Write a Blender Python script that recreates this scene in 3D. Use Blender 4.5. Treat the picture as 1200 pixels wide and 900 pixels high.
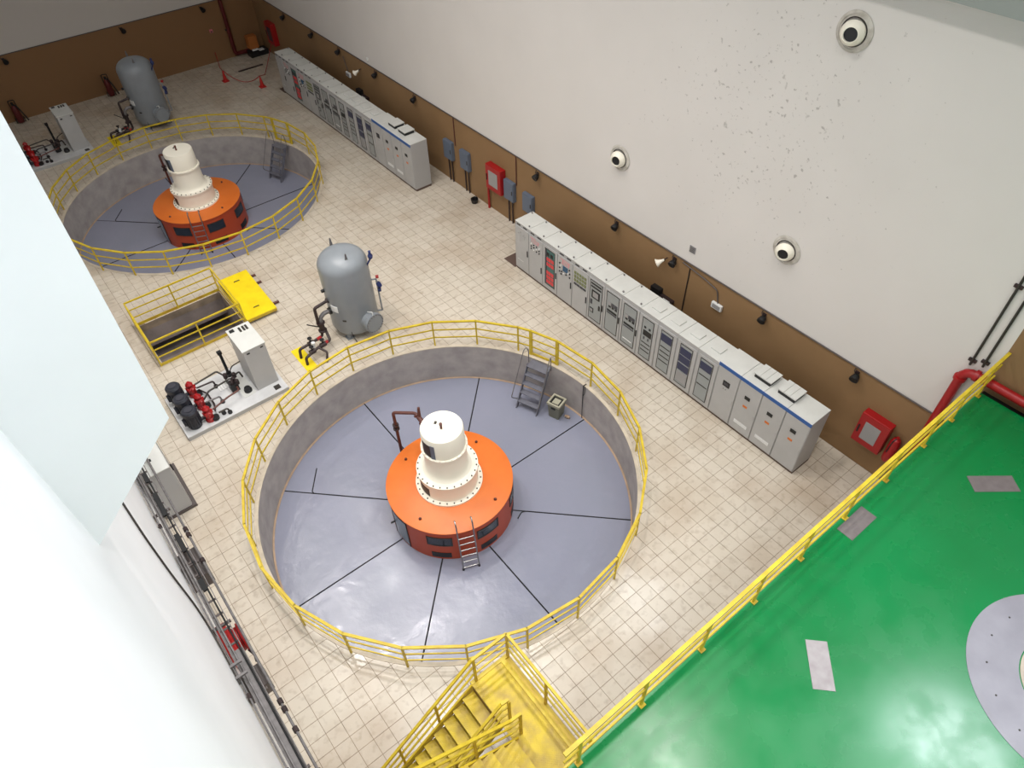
import bpy, bmesh, math, random
from mathutils import Vector, Matrix
random.seed(7)
R = math.radians
S = bpy.context.scene
for o in list(bpy.data.objects): bpy.data.objects.remove(o, do_unlink=True)
COL = S.collection

# ------------------------------------------------------------------ camera
CAM = Vector((-5.9589, -11.2927, 17.3445))
yaw, pit, roll, fpx = 0.6415, 0.8171, -0.0388, 836.29
fw = Vector((math.sin(yaw)*math.cos(pit), math.cos(yaw)*math.cos(pit), -math.sin(pit)))
rt = Vector((math.cos(yaw), -math.sin(yaw), 0)); up = rt.cross(fw)
r2 = math.cos(roll)*rt + math.sin(roll)*up; u2 = -math.sin(roll)*rt + math.cos(roll)*up
cd = bpy.data.cameras.new('camera'); cam = bpy.data.objects.new('camera', cd); COL.objects.link(cam)
cd.sensor_width = 36; cd.lens = fpx/1200*36; cd.clip_end = 200
m = Matrix((r2, u2, -fw)).transposed().to_4x4(); m.translation = CAM
cam.matrix_world = m; S.camera = cam

# ------------------------------------------------------------------ world, lights, exposure
w = bpy.data.worlds.new('world'); S.world = w; w.use_nodes = True
w.node_tree.nodes['Background'].inputs[0].default_value = (0.9, 0.95, 1, 1)
w.node_tree.nodes['Background'].inputs[1].default_value = 0.3
S.view_settings.view_transform = 'Standard'; S.view_settings.look = 'None'
S.view_settings.gamma = 1; S.view_settings.use_curve_mapping = False
S.view_settings.exposure = -0.3
def bay_lamp(x, y, power, size=1.0, col=(1, 0.965, 0.925)):
    """ceiling high-bay lamp with a reflector that throws its light downwards"""
    l = bpy.data.lights.new('bay_lamp', 'AREA'); l.shape = 'DISK'; l.size = size; l.energy = power; l.color = col; l.spread = R(115)
    o = bpy.data.objects.new('bay_lamp', l); COL.objects.link(o); o.location = (x, y, 20.4)
for (x, y, p) in [(-2.5, -16, 260), (2.5, -16, 260), (-2.5, -8, 330), (2.5, -8, 330), (-2.5, 0, 400), (2.5, 0, 400),
                  (-3.0, 6.5, 380), (0.5, 6.5, 220), (3.6, 6.5, 160), (-3.0, 11.5, 320), (0.7, 11.5, 180), (3.8, 11.5, 130), (-2.5, 17, 130), (1.8, 17, 130)]:
    bay_lamp(x, y, p)
WIN = [(-14.0, 2250), (-1.2, 850)]     # high daylight windows in the right wall: centre y, power
for (y, p) in WIN:
    l = bpy.data.lights.new('window_daylight', 'AREA'); l.shape = 'RECTANGLE'; l.size = 2.6; l.size_y = 2.4; l.energy = p; l.color = (0.87, 0.93, 1)
    o = bpy.data.objects.new('window_daylight', l); COL.objects.link(o); o.location = (9.6, y, 18.4); o.rotation_euler = (R(90), 0, R(-90)+math.pi)

# ------------------------------------------------------------------ materials
def lin(c):
    f = lambda v: v/12.92 if v <= 0.04045 else ((v+0.055)/1.055)**2.4
    return tuple(f(v/255) for v in c) + (1,)
M = {}
def mat(name, rgb, rough=0.5, metal=0.0, var=0.0, scale=3.0, rgb2=None, bump=0.0, bscale=40, rvar=0.0, rscale=1.5, coat=0.0):
    ma = bpy.data.materials.new(name); ma.use_nodes = True; nt = ma.node_tree; N = nt.nodes; L = nt.links
    b = N['Principled BSDF']; b.inputs['Base Color'].default_value = lin(rgb)
    b.inputs['Roughness'].default_value = rough; b.inputs['Metallic'].default_value = metal
    b.inputs['Coat Weight'].default_value = coat
    geo = N.new('ShaderNodeNewGeometry')
    if rgb2 or var:
        if not rgb2: rgb2 = tuple(max(0, c*(1-var)) for c in rgb)
        n = N.new('ShaderNodeTexNoise'); n.inputs['Scale'].default_value = scale; n.inputs['Detail'].default_value = 6
        L.new(geo.outputs['Position'], n.inputs['Vector'])
        r = N.new('ShaderNodeMapRange'); r.inputs[1].default_value = 0.35; r.inputs[2].default_value = 0.7
        L.new(n.outputs['Fac'], r.inputs[0])
        mx = N.new('ShaderNodeMix'); mx.data_type = 'RGBA'
        mx.inputs[6].default_value = lin(rgb); mx.inputs[7].default_value = lin(rgb2)
        L.new(r.outputs[0], mx.inputs[0]); L.new(mx.outputs[2], b.inputs['Base Color'])
    if rvar:
        n = N.new('ShaderNodeTexNoise'); n.inputs['Scale'].default_value = rscale; n.inputs['Detail'].default_value = 5
        L.new(geo.outputs['Position'], n.inputs['Vector'])
        r = N.new('ShaderNodeMapRange'); r.inputs[1].default_value = 0.35; r.inputs[2].default_value = 0.65
        r.inputs[3].default_value = rough-rvar; r.inputs[4].default_value = rough+rvar
        L.new(n.outputs['Fac'], r.inputs[0]); L.new(r.outputs[0], b.inputs['Roughness'])
    if bump:
        n = N.new('ShaderNodeTexNoise'); n.inputs['Scale'].default_value = bscale; n.inputs['Detail'].default_value = 4
        L.new(geo.outputs['Position'], n.inputs['Vector'])
        bp = N.new('ShaderNodeBump'); bp.inputs['Strength'].default_value = bump; bp.inputs['Distance'].default_value = 0.02
        L.new(n.outputs['Fac'], bp.inputs['Height']); L.new(bp.outputs[0], b.inputs['Normal'])
    M[name] = ma; return ma

mat('plaster', (206, 203, 198), 0.75, var=0.05, scale=0.6, bump=0.05, bscale=6)
mat('plaster_cool', (247, 249, 252), 0.6, var=0.025, scale=0.5, bump=0.04, bscale=5)
mat('ceiling_paint', (150, 150, 150), 0.8)
mat('brown_paint', (128, 100, 68), 0.6, var=0.1, scale=0.8)
mat('grout', (160, 142, 122), 0.9, var=0.25, scale=2)
mat('tile_edge', (206, 194, 176), 0.6)
mat('concrete', (176, 169, 165), 0.85, rgb2=(154, 147, 145), scale=2.2, bump=0.15, bscale=14)
mat('concrete_dark', (150, 138, 134), 0.9, rgb2=(124, 114, 110), scale=2, bump=0.15, bscale=12)
mat('rim_cement', (205, 192, 172), 0.8, var=0.12, scale=3)
mat('rim_tan', (176, 150, 126), 0.8, var=0.12, scale=3)
mat('pit_epoxy', (140, 142, 159), 0.22, rgb2=(135, 138, 154), scale=0.6, rvar=0.05, rscale=1.2, bump=0.6, bscale=2.8)
M['pit_epoxy'].node_tree.nodes['Principled BSDF'].inputs['IOR'].default_value = 1.6
mat('rubber', (22, 22, 24), 0.7)
mat('green_floor', (0, 116, 56), 0.27, rgb2=(0, 127, 65), scale=0.4, rvar=0.05, rscale=1.5, bump=0.03, bscale=1.5)
mat('grey_cover', (150, 148, 158), 0.45, rgb2=(138, 136, 146), scale=2)
mat('beige_cover', (192, 178, 164), 0.6, var=0.08, scale=4)
mat('cover_plate', (164, 158, 160), 0.6, rgb2=(148, 140, 142), scale=6)
mat('cover_plate_dark', (118, 110, 110), 0.6, rgb2=(104, 96, 96), scale=6)
mat('yellow', (212, 186, 44), 0.45, rgb2=(188, 158, 38), scale=5)
mat('yellow_plate', (240, 214, 22), 0.45, rgb2=(230, 198, 16), scale=2.5)
mat('yellow_worn', (206, 178, 44), 0.5, rgb2=(176, 140, 44), scale=3)
mat('riser_shade', (132, 102, 34), 0.6, rgb2=(104, 80, 30), scale=5)  # stair yellow with the shade under the nosings baked into its colour
mat('ledge_paint', (150, 155, 150), 0.8)
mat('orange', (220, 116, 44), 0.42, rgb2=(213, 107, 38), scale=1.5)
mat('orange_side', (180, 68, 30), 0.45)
mat('ivory', (244, 238, 222), 0.4)
mat('bolt', (70, 66, 62), 0.5, 0.6)
mat('dark_glass', (34, 42, 52), 0.15)
mat('grey_glass', (120, 132, 142), 0.2)
mat('cabinet', (176, 175, 174), 0.45, var=0.03, scale=2)  # cabinet fronts and frames darker than cabinet_top: shade on uprights baked in
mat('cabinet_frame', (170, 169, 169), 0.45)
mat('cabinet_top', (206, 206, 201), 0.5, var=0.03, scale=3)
mat('plinth', (92, 74, 66), 0.7)
mat('blue_trim', (34, 84, 150), 0.4)
mat('black', (20, 20, 22), 0.5)
mat('dark_module', (58, 58, 66), 0.4)
mat('navy_module', (40, 46, 78), 0.4)
mat('grey_module', (150, 148, 148), 0.5)
mat('glass_door', (148, 152, 152), 0.25)
mat('red_module', (214, 66, 70), 0.5)
mat('pink_line', (222, 130, 138), 0.5)
mat('teal', (64, 104, 100), 0.5)
mat('green_meter', (120, 126, 84), 0.5)
mat('screen_blue', (24, 76, 110), 0.2)
mat('orange_label', (206, 110, 40), 0.5)
mat('white_label', (226, 226, 224), 0.5)
mat('tank', (136, 141, 146), 0.34, var=0.04, scale=2)
mat('steel', (150, 150, 150), 0.35, 0.9)
mat('galvanised', (128, 124, 124), 0.5, 0.4, var=0.15, scale=8)
mat('pipe_dark', (58, 44, 44), 0.45, 0.2, var=0.2, scale=10)
mat('pipe_brown', (92, 52, 44), 0.5, 0.1)
mat('red', (158, 18, 22), 0.4)
mat('dark_red', (92, 20, 20), 0.5)
mat('bright_red', (186, 28, 26), 0.45)
mat('blue', (36, 48, 98), 0.45)
mat('blue_grey', (96, 106, 122), 0.5)
mat('motor', (36, 38, 48), 0.5)
mat('skid', (204, 204, 204), 0.5, var=0.05, scale=4)
mat('stair_grey', (110, 110, 120), 0.55, var=0.1, scale=6)
mat('bin', (112, 112, 98), 0.6)
mat('bin_rim', (164, 160, 140), 0.6)
mat('cardboard', (176, 104, 44), 0.7)
mat('nozzle_ring', (204, 199, 190), 0.8, rgb2=(172, 165, 154), scale=6, bump=0.2, bscale=20)
mat('conduit', (92, 84, 82), 0.5, 0.3)

def floor_tile_material():
    ma = bpy.data.materials.new('floor_tile'); ma.use_nodes = True; nt = ma.node_tree; N = nt.nodes; L = nt.links
    b = N['Principled BSDF']; geo = N.new('ShaderNodeNewGeometry')
    sn = N.new('ShaderNodeVectorMath'); sn.operation = 'SNAP'; sn.inputs[1].default_value = (0.4, 0.4, 10)
    ad = N.new('ShaderNodeVectorMath'); ad.operation = 'ADD'; ad.inputs[1].default_value = (40+TX, 40+TY, 5)
    L.new(geo.outputs['Position'], ad.inputs[0]); L.new(ad.outputs[0], sn.inputs[0])
    wn = N.new('ShaderNodeTexWhiteNoise'); L.new(sn.outputs[0], wn.inputs['Vector'])
    mx = N.new('ShaderNodeMix'); mx.data_type = 'RGBA'
    mx.inputs[6].default_value = lin((208, 198, 183)); mx.inputs[7].default_value = lin((200, 190, 174))
    L.new(wn.outputs['Value'], mx.inputs[0])
    n = N.new('ShaderNodeTexNoise'); n.inputs['Scale'].default_value = 0.5; n.inputs['Detail'].default_value = 9
    L.new(geo.outputs['Position'], n.inputs['Vector'])
    r = N.new('ShaderNodeMapRange'); r.inputs[1].default_value = 0.47; r.inputs[2].default_value = 0.72; r.inputs[4].default_value = 0.6
    L.new(n.outputs['Fac'], r.inputs[0])
    mx2 = N.new('ShaderNodeMix'); mx2.data_type = 'RGBA'; mx2.inputs[7].default_value = lin((172, 152, 130))
    L.new(r.outputs[0], mx2.inputs[0]); L.new(mx.outputs[2], mx2.inputs[6])
    n2 = N.new('ShaderNodeTexNoise'); n2.inputs['Scale'].default_value = 5; n2.inputs['Detail'].default_value = 8
    L.new(geo.outputs['Position'], n2.inputs['Vector'])
    r3 = N.new('ShaderNodeMapRange'); r3.inputs[1].default_value = 0.52; r3.inputs[2].default_value = 0.8; r3.inputs[4].default_value = 0.55
    L.new(n2.outputs['Fac'], r3.inputs[0])
    mx3 = N.new('ShaderNodeMix'); mx3.data_type = 'RGBA'; mx3.inputs[7].default_value = lin((150, 132, 112))
    L.new(r3.outputs[0], mx3.inputs[0]); L.new(mx2.outputs[2], mx3.inputs[6])
    L.new(mx3.outputs[2], b.inputs['Base Color'])
    mr = N.new('ShaderNodeMapRange'); mr.inputs[3].default_value = 0.2; mr.inputs[4].default_value = 0.32
    L.new(wn.outputs['Value'], mr.inputs[0]); L.new(mr.outputs[0], b.inputs['Roughness'])
    M['floor_tile'] = ma
TX, TY = 0.35, 6.95 - 0.4*17   # grid phase, see tile_lines below
floor_tile_material()

def right_wall_material():
    """white wall above brown dado; the dado steps up with the raised green bay; mould speckles"""
    ma = bpy.data.materials.new('right_wall_paint'); ma.use_nodes = True; nt = ma.node_tree; N = nt.nodes; L = nt.links
    b = N['Principled BSDF']; b.inputs['Roughness'].default_value = 0.7
    geo = N.new('ShaderNodeNewGeometry'); sp = N.new('ShaderNodeSeparateXYZ'); L.new(geo.outputs['Position'], sp.inputs[0])
    def math_(op, a, c, clamp=False):
        k = N.new('ShaderNodeMath'); k.operation = op; k.use_clamp = clamp
        for i, v in enumerate((a, c)):
            if v is None: continue
            if isinstance(v, (int, float)): k.inputs[i].default_value = v
            else: L.new(v, k.inputs[i])
        return k.outputs[0]
    low = math_('LESS_THAN', sp.outputs[2], 3.19)
    bay = math_('MULTIPLY', math_('LESS_THAN', sp.outputs[1], -9.02), math_('LESS_THAN', sp.outputs[2], 8.0))
    dado = math_('MAXIMUM', low, bay)
    n = N.new('ShaderNodeTexNoise'); n.inputs['Scale'].default_value = 0.5; n.inputs['Detail'].default_value = 6
    L.new(geo.outputs['Position'], n.inputs['Vector'])
    wmx = N.new('ShaderNodeMix'); wmx.data_type = 'RGBA'; wmx.inputs[6].default_value = lin((222, 217, 212)); wmx.inputs[7].default_value = lin((212, 207, 202))
    L.new(n.outputs['Fac'], wmx.inputs[0])
    # mould speckles: voronoi dots of random size inside a cloudy patch
    dist = N.new('ShaderNodeVectorMath'); dist.operation = 'DISTANCE'; dist.inputs[1].default_value = (9.66, -1.6, 8.6)
    L.new(geo.outputs['Position'], dist.inputs[0])
    patch = N.new('ShaderNodeMapRange'); patch.inputs[1].default_value = 1.6; patch.inputs[2].default_value = 5.2; patch.inputs[3].default_value = 1; patch.inputs[4].default_value = 0
    L.new(dist.outputs['Value'], patch.inputs[0])
    tot = None
    for sc_, lo_, wt in ((8.0, 0.68, 1.0), (3.6, 0.72, 0.85)):
        nf = N.new('ShaderNodeTexNoise'); nf.inputs['Scale'].default_value = sc_; nf.inputs['Detail'].default_value = 2.5; nf.inputs['Roughness'].default_value = 0.6
        L.new(geo.outputs['Position'], nf.inputs['Vector'])
        add = math_('ADD', nf.outputs['Fac'], math_('MULTIPLY', math_('SUBTRACT', patch.outputs[0], 0.5), 0.1))
        r_ = N.new('ShaderNodeMapRange'); r_.inputs[1].default_value = lo_; r_.inputs[2].default_value = lo_+0.07; r_.inputs[4].default_value = 0.5*wt
        L.new(add, r_.inputs[0]); tot = r_.outputs[0] if tot is None else math_('MAXIMUM', tot, r_.outputs[0])
    fac = math_('MULTIPLY', tot, math_('GREATER_THAN', patch.outputs[0], 0.01))
    smx = N.new('ShaderNodeMix'); smx.data_type = 'RGBA'; smx.inputs[7].default_value = lin((120, 112, 104))
    L.new(fac, smx.inputs[0]); L.new(wmx.outputs[2], smx.inputs[6])
    n2 = N.new('ShaderNodeTexNoise'); n2.inputs['Scale'].default_value = 0.9; n2.inputs['Detail'].default_value = 5
    L.new(geo.outputs['Position'], n2.inputs['Vector'])
    bmx = N.new('ShaderNodeMix'); bmx.data_type = 'RGBA'; bmx.inputs[6].default_value = lin((146, 114, 78)); bmx.inputs[7].default_value = lin((130, 100, 66))
    L.new(n2.outputs['Fac'], bmx.inputs[0])
    fin = N.new('ShaderNodeMix'); fin.data_type = 'RGBA'
    L.new(dado, fin.inputs[0]); L.new(smx.outputs[2], fin.inputs[6]); L.new(bmx.outputs[2], fin.inputs[7])
    L.new(fin.outputs[2], b.inputs['Base Color'])
    M['right_wall_paint'] = ma
right_wall_material()
def back_wall_material():
    ma = bpy.data.materials.new('back_wall_paint'); ma.use_nodes = True; nt = ma.node_tree; N = nt.nodes; L = nt.links
    b = N['Principled BSDF']; b.inputs['Roughness'].default_value = 0.7
    geo = N.new('ShaderNodeNewGeometry'); sp = N.new('ShaderNodeSeparateXYZ'); L.new(geo.outputs['Position'], sp.inputs[0])
    k = N.new('ShaderNodeMath'); k.operation = 'LESS_THAN'; k.inputs[1].default_value = 3.19; L.new(sp.outputs[2], k.inputs[0])
    fin = N.new('ShaderNodeMix'); fin.data_type = 'RGBA'; fin.inputs[6].default_value = lin((206, 199, 192)); fin.inputs[7].default_value = lin((136, 100, 64))
    L.new(k.outputs[0], fin.inputs[0]); L.new(fin.outputs[2], b.inputs['Base Color'])
    M['back_wall_paint'] = ma
back_wall_material()
def checker_plate_material():
    """yellow checker plate with a fine diamond relief"""
    ma = bpy.data.materials.new('checker_plate'); ma.use_nodes = True; nt = ma.node_tree; N = nt.nodes; L = nt.links
    b = N['Principled BSDF']; b.inputs['Roughness'].default_value = 0.45
    geo = N.new('ShaderNodeNewGeometry')
    n = N.new('ShaderNodeTexNoise'); n.inputs['Scale'].default_value = 3; n.inputs['Detail'].default_value = 6
    L.new(geo.outputs['Position'], n.inputs['Vector'])
    mx = N.new('ShaderNodeMix'); mx.data_type = 'RGBA'; mx.inputs[6].default_value = lin((216, 188, 36)); mx.inputs[7].default_value = lin((176, 148, 66))
    r = N.new('ShaderNodeMapRange'); r.inputs[1].default_value = 0.4; r.inputs[2].default_value = 0.7
    L.new(n.outputs['Fac'], r.inputs[0]); L.new(r.outputs[0], mx.inputs[0]); L.new(mx.outputs[2], b.inputs['Base Color'])
    ck = N.new('ShaderNodeTexChecker'); ck.inputs['Scale'].default_value = 36; L.new(geo.outputs['Position'], ck.inputs['Vector'])
    bp = N.new('ShaderNodeBump'); bp.inputs['Strength'].default_value = 0.5; bp.inputs['Distance'].default_value = 0.006
    L.new(ck.outputs['Fac'], bp.inputs['Height']); L.new(bp.outputs[0], b.inputs['Normal'])
    M['checker_plate'] = ma
checker_plate_material()

# ------------------------------------------------------------------ mesh helpers
class MB:
    def __init__(s): s.v = []; s.f = []
    def add(s, vs, fs):
        n = len(s.v); s.v += [tuple(v) for v in vs]; s.f += [tuple(i+n for i in f) for f in fs]; return s
    def box(s, x0, x1, y0, y1, z0, z1, mtx=None):
        vs = [Vector(p) for p in ((x0,y0,z0),(x1,y0,z0),(x1,y1,z0),(x0,y1,z0),(x0,y0,z1),(x1,y0,z1),(x1,y1,z1),(x0,y1,z1))]
        if mtx: vs = [mtx @ v for v in vs]
        return s.add(vs, [(0,3,2,1),(4,5,6,7),(0,1,5,4),(1,2,6,5),(2,3,7,6),(3,0,4,7)])
    def cyl(s, p0, p1, r0, r1=None, seg=12, cap=True):
        p0 = Vector(p0); p1 = Vector(p1); r1 = r0 if r1 is None else r1
        d = (p1-p0).normalized(); a = d.orthogonal().normalized(); b = d.cross(a)
        vs = []
        for p, r in ((p0, r0), (p1, r1)):
            for i in range(seg):
                t = 2*math.pi*i/seg; vs.append(p + a*(r*math.cos(t)) + b*(r*math.sin(t)))
        fs = [(i, (i+1) % seg, seg+(i+1) % seg, seg+i) for i in range(seg)]
        if cap: fs += [tuple(range(seg-1, -1, -1)), tuple(range(seg, 2*seg))]
        return s.add(vs, fs)
    def lathe(s, prof, seg=48, c=(0, 0, 0), axis=None, a0=0, a1=360):
        """prof: list of (r, h). axis: direction the h runs along (default +z)"""
        c = Vector(c); d = Vector(axis or (0, 0, 1)).normalized()
        if axis: a = d.orthogonal().normalized(); b = d.cross(a)
        else: a = Vector((1, 0, 0)); b = Vector((0, 1, 0))
        full = abs(a1-a0) >= 360; n = seg if full else seg+1
        vs = []
        for (r, h) in prof:
            for i in range(n):
                t = R(a0 + (a1-a0)*i/seg); vs.append(c + d*h + a*(r*math.cos(t)) + b*(r*math.sin(t)))
        fs = []
        for k in range(len(prof)-1):
            for i in range(seg):
                j = (i+1) % n
                fs.append((k*n+i, k*n+j, (k+1)*n+j, (k+1)*n+i))
        if full:
            if prof[0][0] > 1e-6 and prof[0] != prof[-1]: fs.append(tuple(range(n-1, -1, -1)))
            if prof[-1][0] > 1e-6 and prof[0] != prof[-1]: fs.append(tuple(range((len(prof)-1)*n, len(prof)*n)))
        return s.add(vs, fs)
    def tube(s, pts, r, seg=8, bend=0.0):
        P = [Vector(p) for p in pts]
        if bend:
            Q = [P[0]]
            for i in range(1, len(P)-1):
                a = P[i-1]-P[i]; b = P[i+1]-P[i]; k = min(bend, a.length*0.45, b.length*0.45)
                A = P[i]+a.normalized()*k; B = P[i]+b.normalized()*k
                for t in (0, .25, .5, .75, 1): Q.append(A*(1-t)**2 + P[i]*2*t*(1-t) + B*t*t)
            Q.append(P[-1]); P = Q
        n = len(P); vs = []; prev = None
        for i in range(n):
            d = (P[min(i+1, n-1)]-P[max(i-1, 0)]).normalized()
            a = d.orthogonal().normalized() if prev is None else (prev - d*prev.dot(d)).normalized()
            prev = a; b = d.cross(a)
            for k in range(seg):
                t = 2*math.pi*k/seg; vs.append(P[i]+a*(r*math.cos(t))+b*(r*math.sin(t)))
        fs = [(i*seg+k, i*seg+(k+1) % seg, (i+1)*seg+(k+1) % seg, (i+1)*seg+k) for i in range(n-1) for k in range(seg)]
        fs += [tuple(range(seg-1, -1, -1)), tuple(range((n-1)*seg, n*seg))]
        return s.add(vs, fs)
    def prism(s, poly, z0, z1, mtx=None):
        n = len(poly); vs = [Vector((x, y, z0)) for x, y in poly] + [Vector((x, y, z1)) for x, y in poly]
        if mtx: vs = [mtx @ v for v in vs]
        return s.add(vs, [tuple(range(n-1, -1, -1)), tuple(range(n, 2*n))] + [(i, (i+1) % n, n+(i+1) % n, n+i) for i in range(n)])
    def mesh(s, name, material, smooth=True):
        me = bpy.data.meshes.new(name); me.from_pydata(s.v, [], s.f)
        bm = bmesh.new(); bm.from_mesh(me); bmesh.ops.recalc_face_normals(bm, faces=bm.faces); bm.to_mesh(me); bm.free()
        me.materials.append(M[material])
        if smooth:
            me.polygons.foreach_set('use_smooth', [True]*len(me.polygons)); me.set_sharp_from_angle(angle=R(35))
        me.update(); return me
    def build(s, name, material, parent=None, loc=None, bevel=0.0):
        o = bpy.data.objects.new(name, s.mesh(name, material)); COL.objects.link(o)
        if parent: o.parent = parent
        if loc: o.location = loc
        if bevel:
            b = o.modifiers.new('bevel', 'BEVEL'); b.width = bevel; b.segments = 2; b.limit_method = 'ANGLE'
        return o
def box(*a): return MB().box(*a)
def thing(name, label, cat, loc=(0, 0, 0), rz=0, group=None):
    o = bpy.data.objects.new(name, None); COL.objects.link(o); o.location = loc; o.rotation_euler = (0, 0, rz); o.empty_display_size = 0.2
    o['label'] = label; o['category'] = cat
    if group: o['group'] = group
    return o
def tag(o, label, cat, group=None):
    o['label'] = label; o['category'] = cat
    if group: o['group'] = group
    return o
def struct(o): o['kind'] = 'structure'; return o
def stuff(o): o['kind'] = 'stuff'; return o
def copy_tree(o, parent=None):
    c = o.copy(); COL.objects.link(c); c.parent = parent
    for ch in [k for k in bpy.data.objects if k.parent == o]: copy_tree(ch, c)
    return c
def copy_thing(o, loc, label, rz=None):
    c = copy_tree(o); c.location = loc; c['label'] = label
    if rz is not None: c.rotation_euler.z = rz
    return c

# ------------------------------------------------------------------ the hall
XL, XR, YB, YF, ZC = -7.25, 9.66, 33.52, -24.0, 21.0
YG, ZG = -9.03, 4.8          # edge and level of the raised green bay
PR, PD, PY2 = 5.57, -1.544, 20.01   # pits: radius, depth, second centre
HX0, HX1, HY0, HY1 = -4.98, -1.88, 10.28, 12.82   # hatch opening
struct(box(XR, XR+0.4, YF, YB+0.4, -2.2, ZC).build('wall_right', 'right_wall_paint'))
struct(box(XL-0.4, XR, YB, YB+0.4, -2.2, ZC).build('wall_back', 'back_wall_paint'))
struct(box(XL-0.4, XL, YF, YB, -2.2, ZC).build('wall_left', 'plaster_cool'))
struct(box(XL-0.4, XR+0.4, YF-0.4, YF, -2.2, ZC).build('wall_front', 'plaster'))
struct(box(XL-0.4, XR+0.4, YF-0.4, YB+0.4, ZC, ZC+0.3).build('ceiling', 'ceiling_paint'))
# pilaster with haunched foot on the left wall
pm = MB(); yf, yb = -4.51, -3.3; xo, zo, zi = -5.87, 11.15, 9.78
poly = [(XL-0.05, zi-0.03), (xo, zo), (xo+0.16, ZC), (XL-0.05, ZC)]
pm.add([(x, yf, z) for x, z in poly]+[(x, yb, z) for x, z in poly], [(0,1,2,3),(7,6,5,4),(0,4,5,1),(1,5,6,2),(2,6,7,3),(3,7,4,0)])
struct(pm.build('wall_pilaster', 'plaster_cool'))
# crane ledge high on the right wall
struct(box(XR-0.45, XR+0.02, YF, YB, 12.31, 14.2).build('wall_ledge', 'ledge_paint'))

# --- tiled floor: slab with holes, tiles on top
def slab_mesh():
    mb = MB(); z1 = -0.006; z0 = -0.3
    def rect(x0, x1, y0, y1): mb.box(x0, x1, y0, y1, z0, z1)
    rect(XL, XR, YF+15, -6, )
    for cy in (0, PY2):
        rect(XL, -6, cy-6, cy+6); rect(6, XR, cy-6, cy+6)
        n = 96; vs = []; 
        for i in range(n):
            a = 2*math.pi*i/n; c, s_ = math.cos(a), math.sin(a); k = 6/max(abs(c), abs(s_))
            vs += [(PR*c, cy+PR*s_, z1), (k*c, cy+k*s_, z1)]
        mb.add(vs, [(2*i, 2*i+1, (2*i+3) % (2*n), (2*i+2) % (2*n)) for i in range(n)])
    rect(XL, XR, 6, HY0); rect(XL, HX0, HY0, HY1); rect(HX1, XR, HY0, HY1); rect(XL, XR, HY1, PY2-6); rect(XL, XR, PY2+6, YB)
    return mb
floor = struct(slab_mesh().build('floor', 'grout'))
G = 0.4; gap = 0.0065
def tile_poly(x0, y0):
    """outline of one tile, cut back along the pit rims; None when nothing is left"""
    x1, y1 = x0+G-gap, y0+G-gap; x0 += gap; y0 += gap
    x0, x1 = max(x0, XL), min(x1, XR); y1 = min(y1, YB)
    if x1-x0 < 0.03 or y1-y0 < 0.03: return None
    if x1 > HX0 and x0 < HX1 and y1 > HY0 and y0 < HY1:
        if x0 < HX0: x1 = HX0
        elif x1 > HX1: x0 = HX1
        elif y0 < HY0: y1 = HY0
        elif y1 > HY1: y0 = HY1
        else: return None
        if x1-x0 < 0.03 or y1-y0 < 0.03: return None
    P = [(x0, y0), (x1, y0), (x1, y1), (x0, y1)]
    RC = PR+0.115
    for cy in (0, PY2):
        d = [math.hypot(x, y-cy) for x, y in P]
        if min(d) > RC+0.3: continue
        Q = []
        for i in range(4):
            a, b = P[i], P[(i+1) % 4]
            for k in range(6): t = k/6; Q.append((a[0]+(b[0]-a[0])*t, a[1]+(b[1]-a[1])*t))
        dq = [math.hypot(x, y-cy) for x, y in Q]
        if min(dq) >= RC: continue
        if max(dq) < RC+0.02: return None
        O = []
        for (x, y), r in zip(Q, dq):
            if r < RC: x, y = x*RC/r, cy+(y-cy)*RC/r; x = min(max(x, x0), x1); y = min(max(y, y0), y1)
            if not O or math.hypot(O[-1][0]-x, O[-1][1]-y) > 1e-4: O.append((x, y))
        if math.hypot(O[0][0]-O[-1][0], O[0][1]-O[-1][1]) < 1e-4: O.pop()
        if len(O) < 3: return None
        return O
    return P
tiles = []
ix0 = math.floor((XL+TX)/G); iy0 = math.floor((-9.0+6.95)/G)
for i in range(ix0, ix0+46):
    for j in range(-6, 103):
        x0 = -TX+i*G; y0 = -6.95+j*G
        if y0 < -9.2 or y0 > YB or x0 > XR or x0+G < XL: continue
        p = tile_poly(x0, y0)
        if p: tiles.append((x0, y0, p))
def seen(t):
    x, y = t[0]+G/2, t[1]+G/2
    return len(t[2]) == 4 and x > -6.7 and x < 7.6 and y > -8.2 and (x > -1.8 or y > -5.8) and abs(t[2][1][0]-t[2][0][0]-(G-2*gap)) < 1e-6
cand = sorted([t for t in tiles if seen(t)], key=lambda t: (Vector((t[0], t[1], 0))-CAM).length)[:300]
ids = {id(t) for t in cand}
tm = box(gap, G-gap, gap, G-gap, -0.012, 0).mesh('tile', 'floor_tile', False)
for t in cand:
    o = bpy.data.objects.new('tile', tm); COL.objects.link(o); o.parent = floor; o.location = (t[0], t[1], 0)
rest = MB()
for t in tiles:
    if id(t) not in ids: rest.prism(t[2], -0.012, 0)
ro = bpy.data.objects.new('tile_field', rest.mesh('tile_field', 'floor_tile', False)); COL.objects.link(ro); ro.parent = floor; stuff(ro)

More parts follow.
